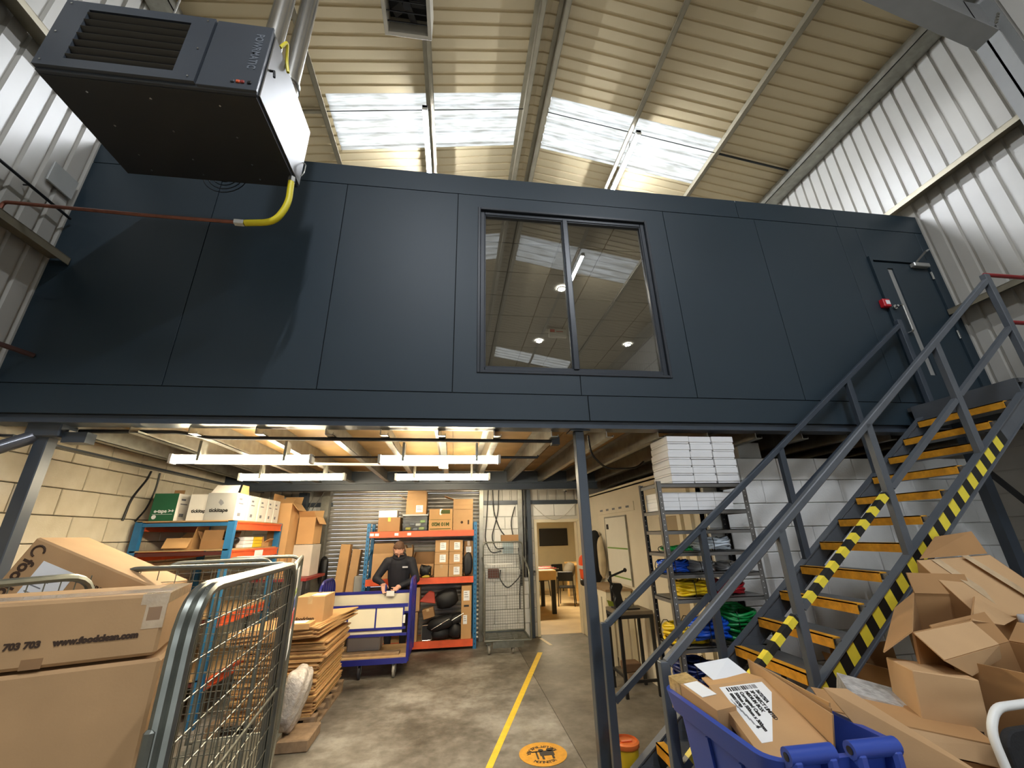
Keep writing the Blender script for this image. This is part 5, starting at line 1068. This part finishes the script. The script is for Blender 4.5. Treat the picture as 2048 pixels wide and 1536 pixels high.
for k in range(7): b.prism([L0+ux*.22+uy*(.25+.014*k)+n_*.0016, L0+ux*.245+uy*(.25+.014*k)+n_*.0016, L0+ux*.245+uy*(.256+.014*k)+n_*.0016, L0+ux*.22+uy*(.256+.014*k)+n_*.0016], n_*.0006)
obj('barcode', b, INK, lb, kind='stuff')
b = MB()
for k in range(6): b.prism([L0+ux*(.012+.004*k)+uy*(.1+.03*k)+n_*.0016, L0+ux*(.015+.004*k)+uy*(.1+.03*k)+n_*.0016, L0+ux*(.015+.004*k)+uy*(.17+.03*k)+n_*.0016, L0+ux*(.012+.004*k)+uy*(.17+.03*k)+n_*.0016], n_*.0005)
obj('small_print', b, PAPERG, lb, kind='stuff')
# taped carton at the far corner of the tote
t = thing('taped_carton', 'glossy taped carton with delivery label in the far corner of the tote', 'box', (1.33, 2.45, .9))
M_ = mtx((1.31, 2.48, .92), (6, -4, 6)); obj('carton_body', MB().box(-.06, .05, -.24, .14, 0, .15, M_), CARD, t); obj('tape_wrap', MB().box(-.062, .052, .04, .142, -.002, .152, M_), mat('gold_tape', (190, 160, 104), .18, var=.3, scale=30, bump=.5, bscale=50, spec=.8), t); obj('paper_label', MB().box(-.045, .04, -.12, .03, .151, .153, M_), WHITEP, t)
slab('white paper sheet poking up behind the labelled carton', [(1.4, 2.62, 1.12), (1.62, 2.62, 1.14), (1.68, 2.5, 1.07), (1.44, 2.5, 1.07)], .002, WHITEP, 'paper_sheet', 'paper', None)
for k, (x0, x1, z1, z2) in enumerate(((1.735, 1.625, 1.135, 1.1), (1.75, 1.65, 1.125, 1.11), (1.765, 1.675, 1.115, 1.12), (1.78, 1.695, 1.11, 1.11), (1.79, 1.71, 1.1, 1.1))):
    slab(['tallest card sheet standing in the tote beside the labelled carton', 'second upright card sheet in the tote', 'third upright card sheet in the tote', 'fourth upright card sheet in the tote', 'upright card sheet nearest the stairs in the tote'][k], [(x0, 2.6, z1), (x1, 1.92+.03*k, z2), (x1-.02, 2.0+.03*k, .72), (x0-.05, 2.5, .72)], .007, (CARD, CARD2, CARD3, CARD, CARD2)[k])
# ---- yellow bucket with orange lid
t = thing('sharps_bucket', 'yellow bucket with orange lid beside the bottom stair', 'bucket', (1.33, 3.25, 0))
t.location = (1.36, 3.78, 0); WM[t.name] = mtx((1.36, 3.78, 0))
obj('tub', MB().lathe([(.075, 0), (.095, .3)], n=20), mat('bucket_yellow', (224, 186, 40), .35, var=.04), t, local=True, smooth=True); obj('lid', MB().lathe([(.1, .3), (.104, .305), (.104, .33), (.09, .34), (.085, .325), (.03, .325)], n=20), mat('lid_orange', (226, 118, 56), .4, var=.04), t, local=True, smooth=True); obj('lid_tab', MB().box(-.04, .05, -.02, .02, .325, .34), MATS['lid_orange'], t, local=True, bevel=.006)
# ---- floor marks
tag(obj('floor_line', MB().prism([(.262, 4.2, .001), (.322, 4.2, .001), (1.508, 7.77, .001), (1.43, 7.79, .001)], (0, 0, .0015)), YEL), 'long yellow line painted on the concrete floor', 'floor marking')
tag(obj('floor_tape', MB().prism([(1.72, 8.2, .001), (1.78, 8.2, .001), (1.7, 8.75, .001), (1.64, 8.75, .001)], (0, 0, .0015)), mat('cream_tape', (206, 190, 156), .6, var=.1)), 'short strip of cream tape on the floor before the doorway', 'floor marking')
t = thing('floor_sign', 'round amber floor sticker warning of fork lift trucks', 'floor sign', (.84, 4.5, 0))
obj('disc', MB().lathe([(.215, .001), (.215, .003)], n=40), mat('amber_vinyl', (206, 148, 40), .6, var=.12, scale=20), t, local=True)
b = MB().box(-.1, .03, -.05, .04, .003, .0042).box(.03, .1, -.05, -.03, .003, .0042).box(-.09, -.07, .04, .1, .003, .0042).box(0, .02, .04, .1, .003, .0042).box(.05, .065, -.05, .09, .003, .0042); b.lathe([(.03, .003), (.03, .0042)], (-.07, -.06, 0), 12); b.lathe([(.025, .003), (.025, .0042)], (.01, -.06, 0), 12); obj('truck_symbol', b.xf(mtx(rot=(0, 0, 180))), mat('sign_dark', (52, 46, 38), .7, var=.1), t, local=True)
def arctext(s, R_, a0, a1, m, flip):
    n = len(s)
    for i, ch in enumerate(s):
        if ch == ' ': continue
        a_ = math.radians(a0+(a1-a0)*i/(n-1)); c_ = Vector((R_*math.cos(a_), R_*math.sin(a_), .003)); rad = Vector((math.cos(a_), math.sin(a_), 0)); yd = -rad if flip else rad; xd = yd.cross(Vector((0, 0, 1)))
        text(ch, .052, m, t, c_, xd, yd, 'letter', 'CENTER', .0008, .0003, .0012, local=True)
arctext('FORK LIFT TRUCK AREA', .145, 20, 160 if False else 175, MATS['sign_dark'], True); arctext('ATTENTION', .165, 300, 235, MATS['sign_dark'], True)

# ---- cardboard pile beside the stairs
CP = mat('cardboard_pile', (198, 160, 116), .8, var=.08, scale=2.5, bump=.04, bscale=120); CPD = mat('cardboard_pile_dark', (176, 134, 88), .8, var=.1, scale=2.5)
G_ = 'scrap cartons piled by the stairs'
def qslab(parent, name, q, th, m):
    p = [Vector(v) for v in q]; n_ = (p[1]-p[0]).cross(p[3]-p[0]).normalized(); return obj(name, MB().prism(p, n_*th), m, parent)
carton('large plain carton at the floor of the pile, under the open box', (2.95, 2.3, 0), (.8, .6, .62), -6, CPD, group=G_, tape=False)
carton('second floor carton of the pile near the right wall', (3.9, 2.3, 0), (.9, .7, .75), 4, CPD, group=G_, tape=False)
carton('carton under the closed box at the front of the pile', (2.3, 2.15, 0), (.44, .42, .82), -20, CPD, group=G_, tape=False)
# big open carton: mouth tipped towards the camera, long front flap, right flap folded out
t = thing('cardboard_box', 'big open carton with dark mouth and spread flaps in the pile', 'box', (2.95, 2.4, .64), group=G_)
m0, m1, m2, m3 = Vector((3.02, 2.62, 1.43)), Vector((3.42, 2.58, 1.41)), Vector((2.9, 2.25, 1.341)), Vector((2.45, 2.2, 1.315)); dn = Vector((.06, .12, -.5))
for q in ((m0, m1), (m1, m2), (m2, m3), (m3, m0)): qslab(t, 'carton_side', (q[0], q[1], q[1]+dn, q[0]+dn), .006, CPD)
qslab(t, 'carton_base', [m+dn for m in (m0, m1, m2, m3)], .006, CPD)
qslab(t, 'flap', (m3, m2, (2.826, 2.1, 1.261), (2.41, 2.05, 1.225)), .006, CP); qslab(t, 'flap', (m1, (3.58, 2.5, 1.283), (3.18, 2.3, 1.296), m2), .006, CP); qslab(t, 'flap', ((2.41, 2.05, 1.22), (2.826, 2.1, 1.256), (2.834, 2.12, 1.19), (2.574, 2.08, 1.14)), .006, CP); qslab(t, 'flap', (m0, m1, m1+Vector((.02, .03, .12)), m0+Vector((.02, .03, .12))), .006, CPD); qslab(t, 'flap', (m3, m0, m0+Vector((-.2, -.02, -.08)), m3+Vector((-.16, .05, -.1))), .006, CPD)
t = thing('cardboard_box', 'taped carton leaning behind the big open carton, torn flap up', 'box', (3.4, 2.6, .76), group=G_)
b0, b1, b2, b3 = Vector((3.2, 2.68, 1.62)), Vector((3.78, 2.66, 1.64)), Vector((3.95, 2.45, 1.3)), Vector((3.3, 2.5, 1.3)); dn = Vector((.1, .18, -.5))
qslab(t, 'carton_side', (b0, b1, b2, b3), .006, CP)
for q in ((b0, b1), (b1, b2), (b2, b3), (b3, b0)): qslab(t, 'carton_side', (q[0], q[1], q[1]+dn*.6, q[0]+dn*.6), .006, CPD)
qslab(t, 'flap', (b0+Vector((.02, 0, .01)), b1+Vector((-.02, 0, .01)), (3.74, 2.69, 1.8), (3.42, 2.69, 1.77)), .006, CPD); qslab(t, 'parcel_tape', (b0+Vector((.1, -.01, .004)), b0+Vector((.17, -.01, .004)), b3+Vector((.3, -.01, .006)), b3+Vector((.22, -.01, .006))), .001, TAPE); qslab(t, 'parcel_tape', (b1+Vector((-.25, -.01, .004)), b1+Vector((-.19, -.01, .004)), b2+Vector((-.1, -.01, .006)), b2+Vector((-.17, -.01, .006))), .001, TAPE)
c = carton('closed carton with small dark print at the front of the pile', (2.42, 2.19, .83), (.26, .24, .33), (0, 6, -24), CP, group=G_, tape=False); obj('print_patch', MB().box(.02, .1, -.122, -.1205, .05, .12), INKB, c, local=True)
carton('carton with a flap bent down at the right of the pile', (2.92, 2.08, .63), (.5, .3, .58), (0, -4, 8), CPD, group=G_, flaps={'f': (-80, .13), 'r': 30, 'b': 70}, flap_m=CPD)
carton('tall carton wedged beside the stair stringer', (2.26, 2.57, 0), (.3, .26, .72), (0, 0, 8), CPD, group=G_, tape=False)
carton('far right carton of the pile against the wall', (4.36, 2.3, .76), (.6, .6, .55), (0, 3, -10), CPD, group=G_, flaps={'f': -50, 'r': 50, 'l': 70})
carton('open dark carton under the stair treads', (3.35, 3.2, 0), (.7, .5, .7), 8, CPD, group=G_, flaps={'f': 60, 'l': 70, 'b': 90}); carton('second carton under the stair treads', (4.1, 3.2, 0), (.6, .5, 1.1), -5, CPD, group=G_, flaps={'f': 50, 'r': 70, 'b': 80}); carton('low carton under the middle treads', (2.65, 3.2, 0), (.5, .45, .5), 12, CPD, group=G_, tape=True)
t = thing('long_carton', 'long flat carton lying across the front of the pile', 'flat carton', (2.1, 1.98, .8))
p = [Vector((1.85, 2.22, 1.0)), Vector((2.39, 1.93, .93)), Vector((2.4, 1.9, .86)), Vector((1.86, 2.18, .92))]
obj('edge_face', MB().prism(p, (-.02, .06, 0)), CP, t); obj('top_face', MB().prism([p[0], p[1], p[1]+Vector((.1, .2, .03)), p[0]+Vector((.1, .2, .03))], (0, 0, .006)), CPD, t); obj('lower_face', MB().prism([p[3]+Vector((0, .02, -.01)), p[2]+Vector((0, .02, -.01)), p[2]+Vector((-.05, .05, -.3)), p[3]+Vector((-.05, .05, -.3))], (0, .01, 0)), CPD, t)
t = thing('wrapped_parcel', 'parcel in shiny clear wrap tucked beside the closed carton', 'parcel', (2.2, 2.3, .9)); M_ = mtx((2.26, 2.36, .92), (10, 12, -30)); obj('parcel_body', MB().box(-.15, .15, -.1, .1, 0, .1, M_), CPD, t); obj('clear_wrap', MB().box(-.152, .12, -.102, .102, .02, .104, M_), mat('shiny_wrap', (190, 188, 184), .12, var=.35, scale=16, bump=.6, bscale=40, spec=.9), t)
slab('tall pale card sheet leaning behind the tote handles', [(1.77, 2.12, 1.13), (1.86, 2.08, 1.13), (2.1, 1.7, .9), (1.95, 1.72, .6)], .006, CARD, group=None)
carton('carton at the bottom edge in front of the pile', (1.82, 1.42, .45), (.5, .4, .5), -14, CARD, group=G_, tape=False)
tag(obj('card_stand_crate', MB().box(1.62, 2.1, 1.24, 1.6, 0, .45), CPD), 'plain carton under the bottom-edge carton', 'box', G_)
# plastic and tape bits on the pile
blob('plastic_film', 'scrap of clear plastic film draped on the pile', 'plastic', (3.5, 2.38, 1.2), (.14, .1, .1), mat('film', (176, 180, 186), .2, var=.2, bump=.4, bscale=20), 61, (0, 20, 0))
# ---- black chair with white frame
t = thing('stacking_chair', 'black padded chair with white tubular frame at the right edge', 'chair', (2.51, 1.66, 0))
Mc = mtx((2.51, 1.66, 0), (0, 0, 4))
def cc(x, y, z): return Mc @ Vector((x, y, z))
bk = arc_path([cc(-.24, .12, .5), cc(-.25, .16, .78), cc(-.235, .19, 1.03), cc(-.15, .2, 1.1), cc(.15, .2, 1.1), cc(.235, .19, 1.03), cc(.25, .16, .78), cc(.24, .12, .5)], .07)
obj('back_frame', MB().tube(bk, .017, 10), WHITE, t, smooth=True)
obj('backrest', MB().prism([cc(x, .16+.02*(z-.6), z) for x, z in rrect(-.2, .2, .6, 1.03, .07)], Mc.to_3x3() @ Vector((0, .035, 0))), mat('black_upholstery', (28, 28, 30), .85, var=.15, scale=40, bump=.2, bscale=90), t, bevel=.006)
obj('seat', MB().prism([cc(x, y, .46) for x, y in rrect(-.22, .22, -.3, .12, .06)], (0, 0, .05)), MATS['black_upholstery'], t, bevel=.01)
for s in (-1, 1): obj('leg', MB().tube([cc(s*.24, .12, .5), cc(s*.24, .2, 0)], .015, 8), WHITE, t, smooth=True); obj('leg', MB().tube([cc(s*.22, -.26, .46), cc(s*.23, -.3, 0)], .015, 8), WHITE, t, smooth=True)
# ================================================================ TROLLEY AND MAN
t = thing('platform_trolley', 'royal blue trolley with cream side boards in front of the man', 'trolley', (-1.27, 7.3, 0))
TX0, TX1, TY0, TY1 = -1.92, -.62, 6.93, 7.7
obj('deck', MB().box(TX0, TX1, TY0, TY1, .24, .262), PLY, t); obj('deck_frame', MB().box(TX0, TX1, TY0-.02, TY0+.02, .18, .25).box(TX0, TX1, TY1-.02, TY1+.02, .18, .25).box(TX0, TX0+.04, TY0, TY1, .18, .24).box(TX1-.04, TX1, TY0, TY1, .18, .24), TROLLEY, t)
for x, m_ in ((-1.27, mat('dark_tyre', (44, 44, 50), .5, var=.1)), (-.8, None), (-1.8, None)):
    w_ = castor(t, x, TY0+.06, .085, m_)
castor(t, -.75, TY1-.08, .085)
for x in (TX0, TX1):
    P_ = arc_path([(x, TY0, .2), (x, TY0, 1.16), (x, TY0+.16, 1.25), (x, TY1-.16, 1.25), (x, TY1, 1.16), (x, TY1, .2)], .1)
    obj('end_frame', MB().tube(P_, .022, 8), TROLLEY, t, smooth=True)
    for k in range(1, 6): obj('end_bar', MB().box(x-.012, x+.012, TY0+(TY1-TY0)*k/6-.03, TY0+(TY1-TY0)*k/6+.03, .2, 1.23), TROLLEY, t)
def side_panel(y, z0, z1, nb, yy):
    b = MB(); b.box(TX0+.03, TX1-.03, y-.018, y+.018, z1-.045, z1).box(TX0+.03, TX1-.06, y-.015, y+.015, z0, z0+.035)
    obj('panel_rail', MB().box(TX0+.03, TX1-.03, y-.018, y+.018, z1-.045, z1), TROLLEY, t); obj('panel_rail', MB().box(TX0+.03, TX1-.05, y-.015, y+.015, z0, z0+.03), TROLLEY, t)
    xs = [TX0+.03+(TX1-.09-TX0-.03)*k/nb for k in range(nb+1)]
    for x in xs: obj('panel_stile', MB().box(x-.009, x+.009, y-.015, y+.015, z0+.03, z1-.045), TROLLEY, t)
    for a_, c_ in zip(xs[:-1], xs[1:]): obj('cream_board', MB().box(a_+.011, c_-.011, y-.006, y+.006, z0+.03, z1-.045), TROLP, t)
side_panel(TY0+.02, .6, .93, 3, 0)
obj('panel_rail', MB().box(TX0+.03, TX1-.03, TY1-.02, TY1+.02, .99, 1.03), TROLLEY, t); obj('cream_board', MB().box(TX0+.03, TX1-.03, TY1-.008, TY1+.008, .72, .99), TROLP, t); obj('panel_rail', MB().box(TX0+.03, TX1-.03, TY1-.02, TY1+.02, .69, .72), TROLLEY, t)
obj('lower_strip', MB().box(TX0+.03, TX1-.1, TY0+.02, TY0+.03, .555, .592), TROLP, t); obj('panel_rail', MB().box(TX0+.03, TX1-.03, TY0+.0, TY0+.03, .52, .552), TROLLEY, t); obj('latch', MB().box(TX1-.09, TX1-.06, TY0-.01, TY0+.02, .68, .78), WHITE, t)
t2 = thing('plastic_tub', 'translucent grey storage tub standing on the trolley deck', 'tub', (-1.3, 7.42, .263)); obj('tub_body', MB().box(-.24, .24, -.16, .16, 0, .2), mat('milky_plastic', (168, 162, 152), .4, var=.04), t2, local=True, bevel=.02); obj('lid', MB().box(-.26, .26, -.18, .18, .2, .225), mat('milky_lid', (188, 184, 174), .4, var=0), t2, local=True, bevel=.008)
carton('flat brown carton lying on the storage tub lid', (-1.32, 7.42, .49), (.36, .28, .09), 0, CARD2)
tag(obj('timber_offcut', MB().box(-1.85, -.75, 7.02, 7.2, .263, .29), WOOD), 'worn timber offcut lying along the trolley deck front', 'timber')

# ---- the man
SKIN = mat('skin', (212, 162, 140), .55, var=.05); NAVY = mat('navy_jacket', (24, 26, 36), .75, var=.15, scale=14, bump=.15, bscale=30); TRS = mat('dark_trousers', (28, 28, 32), .8, var=.1); HAIR = mat('short_brown_hair', (92, 64, 46), .7, var=.25, scale=60, bump=.5, bscale=120)
def capsule(mb, a_, c_, ra, rc, fx=1.0, n=14):
    """tapered capsule, flattened in y by fx"""
    a_ = Vector(a_); c_ = Vector(c_); d = (c_-a_); L_ = d.length; d.normalize(); x = d.orthogonal().normalized()
    X = Vector((1, 0, 0)); x = (X-d*X.dot(d)); x = x.normalized() if x.length > .05 else d.orthogonal().normalized(); y = d.cross(x)
    prof = [(-ra*math.cos(k*math.pi/10), ra*math.sin(k*math.pi/10)) for k in range(0, 6)]+[(L_+rc*math.sin(k*math.pi/10), rc*math.cos(k*math.pi/10)) for k in range(0, 6)]
    vs = []; fs = []
    for s, r in prof:
        r = max(r, .0005)
        for j in range(n):
            q = 2*math.pi*j/n; vs.append(a_+d*s+x*r*math.cos(q)+y*r*fx*math.sin(q))
    for i in range(len(prof)-1):
        for j in range(n): fs.append((i*n+j, i*n+(j+1) % n, (i+1)*n+(j+1) % n, (i+1)*n+j))
    fs.append(tuple(range(n-1, -1, -1))); fs.append(tuple(range((len(prof)-1)*n, len(prof)*n))); mb.add(vs, fs)
PX, PY = -.93, 7.98
man = thing('person', 'man in navy jacket and dark trousers bowing his head, working with a screwdriver', 'person', (PX, PY, 0))
mb = MB(); V = lambda x, y, z: (PX+x, PY+y, z)
# legs, pelvis, torso (facing -Y, leaning forward)
for s in (-1, 1):
    capsule(mb, V(s*.1, .03, .92), V(s*.12, -.01, .5), .11, .08); capsule(mb, V(s*.12, -.01, .5), V(s*.125, .03, .1), .07, .05)
    capsule(mb, V(s*.125, .04, .055), V(s*.14, -.16, .045), .05, .042)
capsule(mb, V(-.07, .03, .95), V(.07, .03, .95), .125, .125, .85)
capsule(mb, V(0, .02, .98), V(0, -.03, 1.2), .168, .18, .68); capsule(mb, V(0, -.03, 1.2), V(0, -.08, 1.4), .19, .19, .66)
capsule(mb, V(-.13, -.08, 1.46), V(.13, -.08, 1.46), .085, .085, .95); capsule(mb, V(0, -.09, 1.45), V(0, -.15, 1.6), .075, .06)
# head bowed forward
HC = Vector(V(-.01, -.2, 1.655)); HR = mtx(rot=(46, 0, 10))
hb = bmesh.new(); bmesh.ops.create_uvsphere(hb, u_segments=24, v_segments=16, radius=1); hv = []
for v in hb.verts:
    c = v.co; x, y, z = c.x*.092, c.y*.114, c.z*.138
    if z < 0: x *= 1-.28*min(1, -z/.138); y *= 1-.12*min(1, -z/.138)
    hv.append(HC+HR @ Vector((x, y, z)))
mb.add(hv, [[v.index for v in f.verts] for f in hb.faces]); hb.free()
hp = lambda x, y, z: HC+HR @ Vector((x*1.18, y*1.17, z*1.17))
capsule(mb, hp(0, -.094, .012), hp(0, -.115, -.022), .009, .014); capsule(mb, hp(-.022, -.085, -.066), hp(.022, -.085, -.066), .011, .011); capsule(mb, hp(0, -.072, -.095), hp(0, -.076, -.1), .026, .022)
for s in (-1, 1): capsule(mb, hp(s*.078, .008, .012), hp(s*.08, .014, -.03), .017, .012, .7); capsule(mb, hp(s*.03, -.088, .028), hp(s*.05, -.082, .026), .012, .01)
# arms: his right (image left) with elbow out, his left resting on the rail
def arm(sh, el, wr_):
    capsule(mb, sh, el, .082, .064); capsule(mb, el, wr_, .062, .04)
RW, LW = Vector(V(-.22, -.27, 1.13)), Vector(V(.02, -.2, 1.07))
arm(V(-.2, -.08, 1.45), V(-.37, -.1, 1.2), RW); arm(V(.2, -.08, 1.45), V(.3, -.1, 1.17), LW)
def hand(wp, pd, sd, curl, thumb_s):
    """wp wrist, pd pointing direction, sd across the palm"""
    pd = Vector(pd).normalized(); sd = Vector(sd).normalized(); nd = pd.cross(sd).normalized()
    for k in (-1.2, -.4, .4, 1.2): capsule(mb, wp+pd*.01+sd*.018*k, wp+pd*.095+sd*.023*k, .02, .017)
    for k, ln in ((-1.5, .075), (-.5, .088), (.5, .085), (1.5, .066)):
        a_ = wp+pd*.1+sd*.021*k; d1 = (pd*math.cos(curl*.5)+nd*math.sin(curl*.5)); d2 = (pd*math.cos(curl*1.3)+nd*math.sin(curl*1.3))
        capsule(mb, a_, a_+d1*ln*.55, .0105, .0095, n=8); capsule(mb, a_+d1*ln*.55, a_+d1*ln*.55+d2*ln*.5, .0095, .008, n=8)
    a_ = wp+pd*.035+sd*thumb_s*.03; c_ = a_+(pd*.6+sd*thumb_s*.7+nd*.4).normalized()*.05; capsule(mb, a_, c_, .014, .0115, n=8); capsule(mb, c_, c_+(pd*.9+nd*.5).normalized()*.035, .011, .009, n=8)
hand(RW, (.28, -.25, -.9), (.8, .3, .2), .9, 1); hand(LW, (-.35, -.7, -.35), (.85, -.3, -.1), .7, -1)
body = obj('body', mb, NAVY, man); rm = body.modifiers.new('r', 'REMESH'); rm.mode = 'VOXEL'; rm.voxel_size = .0085; sm = body.modifiers.new('s', 'SMOOTH'); sm.factor = .5; sm.iterations = 3
bpy.context.view_layer.update(); me = bpy.data.meshes.new_from_object(body.evaluated_get(bpy.context.evaluated_depsgraph_get())); body.modifiers.clear(); body.data = me
me.materials.clear(); [me.materials.append(m_) for m_ in (NAVY, SKIN, TRS, BLACK)]
me.polygons.foreach_set('use_smooth', [True]*len(me.polygons)); o_ = Vector((PX, PY, 0))
for p in me.polygons:
    c = p.center+o_; i = 0
    hl = HR.inverted() @ (c-HC)
    if (hl.x/.12)**2+(hl.y/.15)**2+(hl.z/.17)**2 < 1 and c.z > 1.5 and (c.z > 1.565 or c.y < PY-.24): i = 1
    elif (c-RW).length < .17 and (c-RW).dot(Vector((.28, -.25, -.9))) > -.0: i = 1
    elif (c-LW).length < .19 and (c-LW).dot(Vector((-.35, -.7, -.35))) > -.0: i = 1
    elif c.z < .09: i = 3
    elif c.z < .93: i = 2
    p.material_index = i
# collar, hair, glasses, chest logo, screwdriver, part held
b = MB(); n = 18
b.tube([V(.088*math.cos(2*math.pi*k/n), -.11+.085*math.sin(2*math.pi*k/n), 1.54+.035*math.sin(2*math.pi*k/n)) for k in range(n)], .034, 8, True); obj('collar', b, NAVY, man, smooth=True)
hb = bmesh.new(); bmesh.ops.create_uvsphere(hb, u_segments=28, v_segments=18, radius=1); mbh = MB(); keep = {}
for v in hb.verts:
    c = v.co; lim = .12+.62*max(0, -c.y) if c.y < 0 else .12-.75*c.y
    if c.z > lim-.08: keep[v.index] = len(mbh.v); mbh.v.append(HC+HR @ Vector((c.x*.1, c.y*.121+.004, c.z*.144+.002)))
mbh.f = [[keep[v.index] for v in f.verts] for f in hb.faces if all(v.index in keep for v in f.verts)]; hb.free()
hr = obj('hair', mbh, HAIR, man, smooth='all'); so = hr.modifiers.new('t', 'SOLIDIFY'); so.thickness = .012
b = MB()
for s in (-1, 1):
    b.tube([hp(s*.036+.024*math.cos(k*.524), -.103, .012+.018*math.sin(k*.524)) for k in range(12)], .0025, 5, True); b.tube([hp(s*.06, -.1, .015), hp(s*.082, 0, .018)], .0025, 5)
b.tube([hp(-.012, -.106, .014), hp(.012, -.106, .014)], .0025, 5); obj('glasses', b, BLACK, man)
obj('chest_logo', MB().box(PX+.07, PX+.16, PY-.215, PY-.212, 1.36, 1.385), mat('logo_grey', (190, 192, 200), .6, var=0), man)
t = thing('screwdriver', 'blue screwdriver in the man right hand', 'screwdriver', (PX-.17, PY-.33, .96)); obj('handle', MB().lathe([(.01, .06), (.015, .08), (.014, .15), (.008, .17)], (PX-.16, PY-.33, .96), 10), mat('tool_blue', (34, 50, 120), .4, var=0), t, smooth=True); obj('shaft', MB().lathe([(.004, 0), (.004, .07)], (PX-.16, PY-.33, .955), 8), STN, t)
tag(obj('latch_plate', MB().box(PX-.14, PX-.02, PY-.36, PY-.34, .955, 1.03, None), WHITE), 'small white fitting held on the trolley rail by the man', 'fitting')
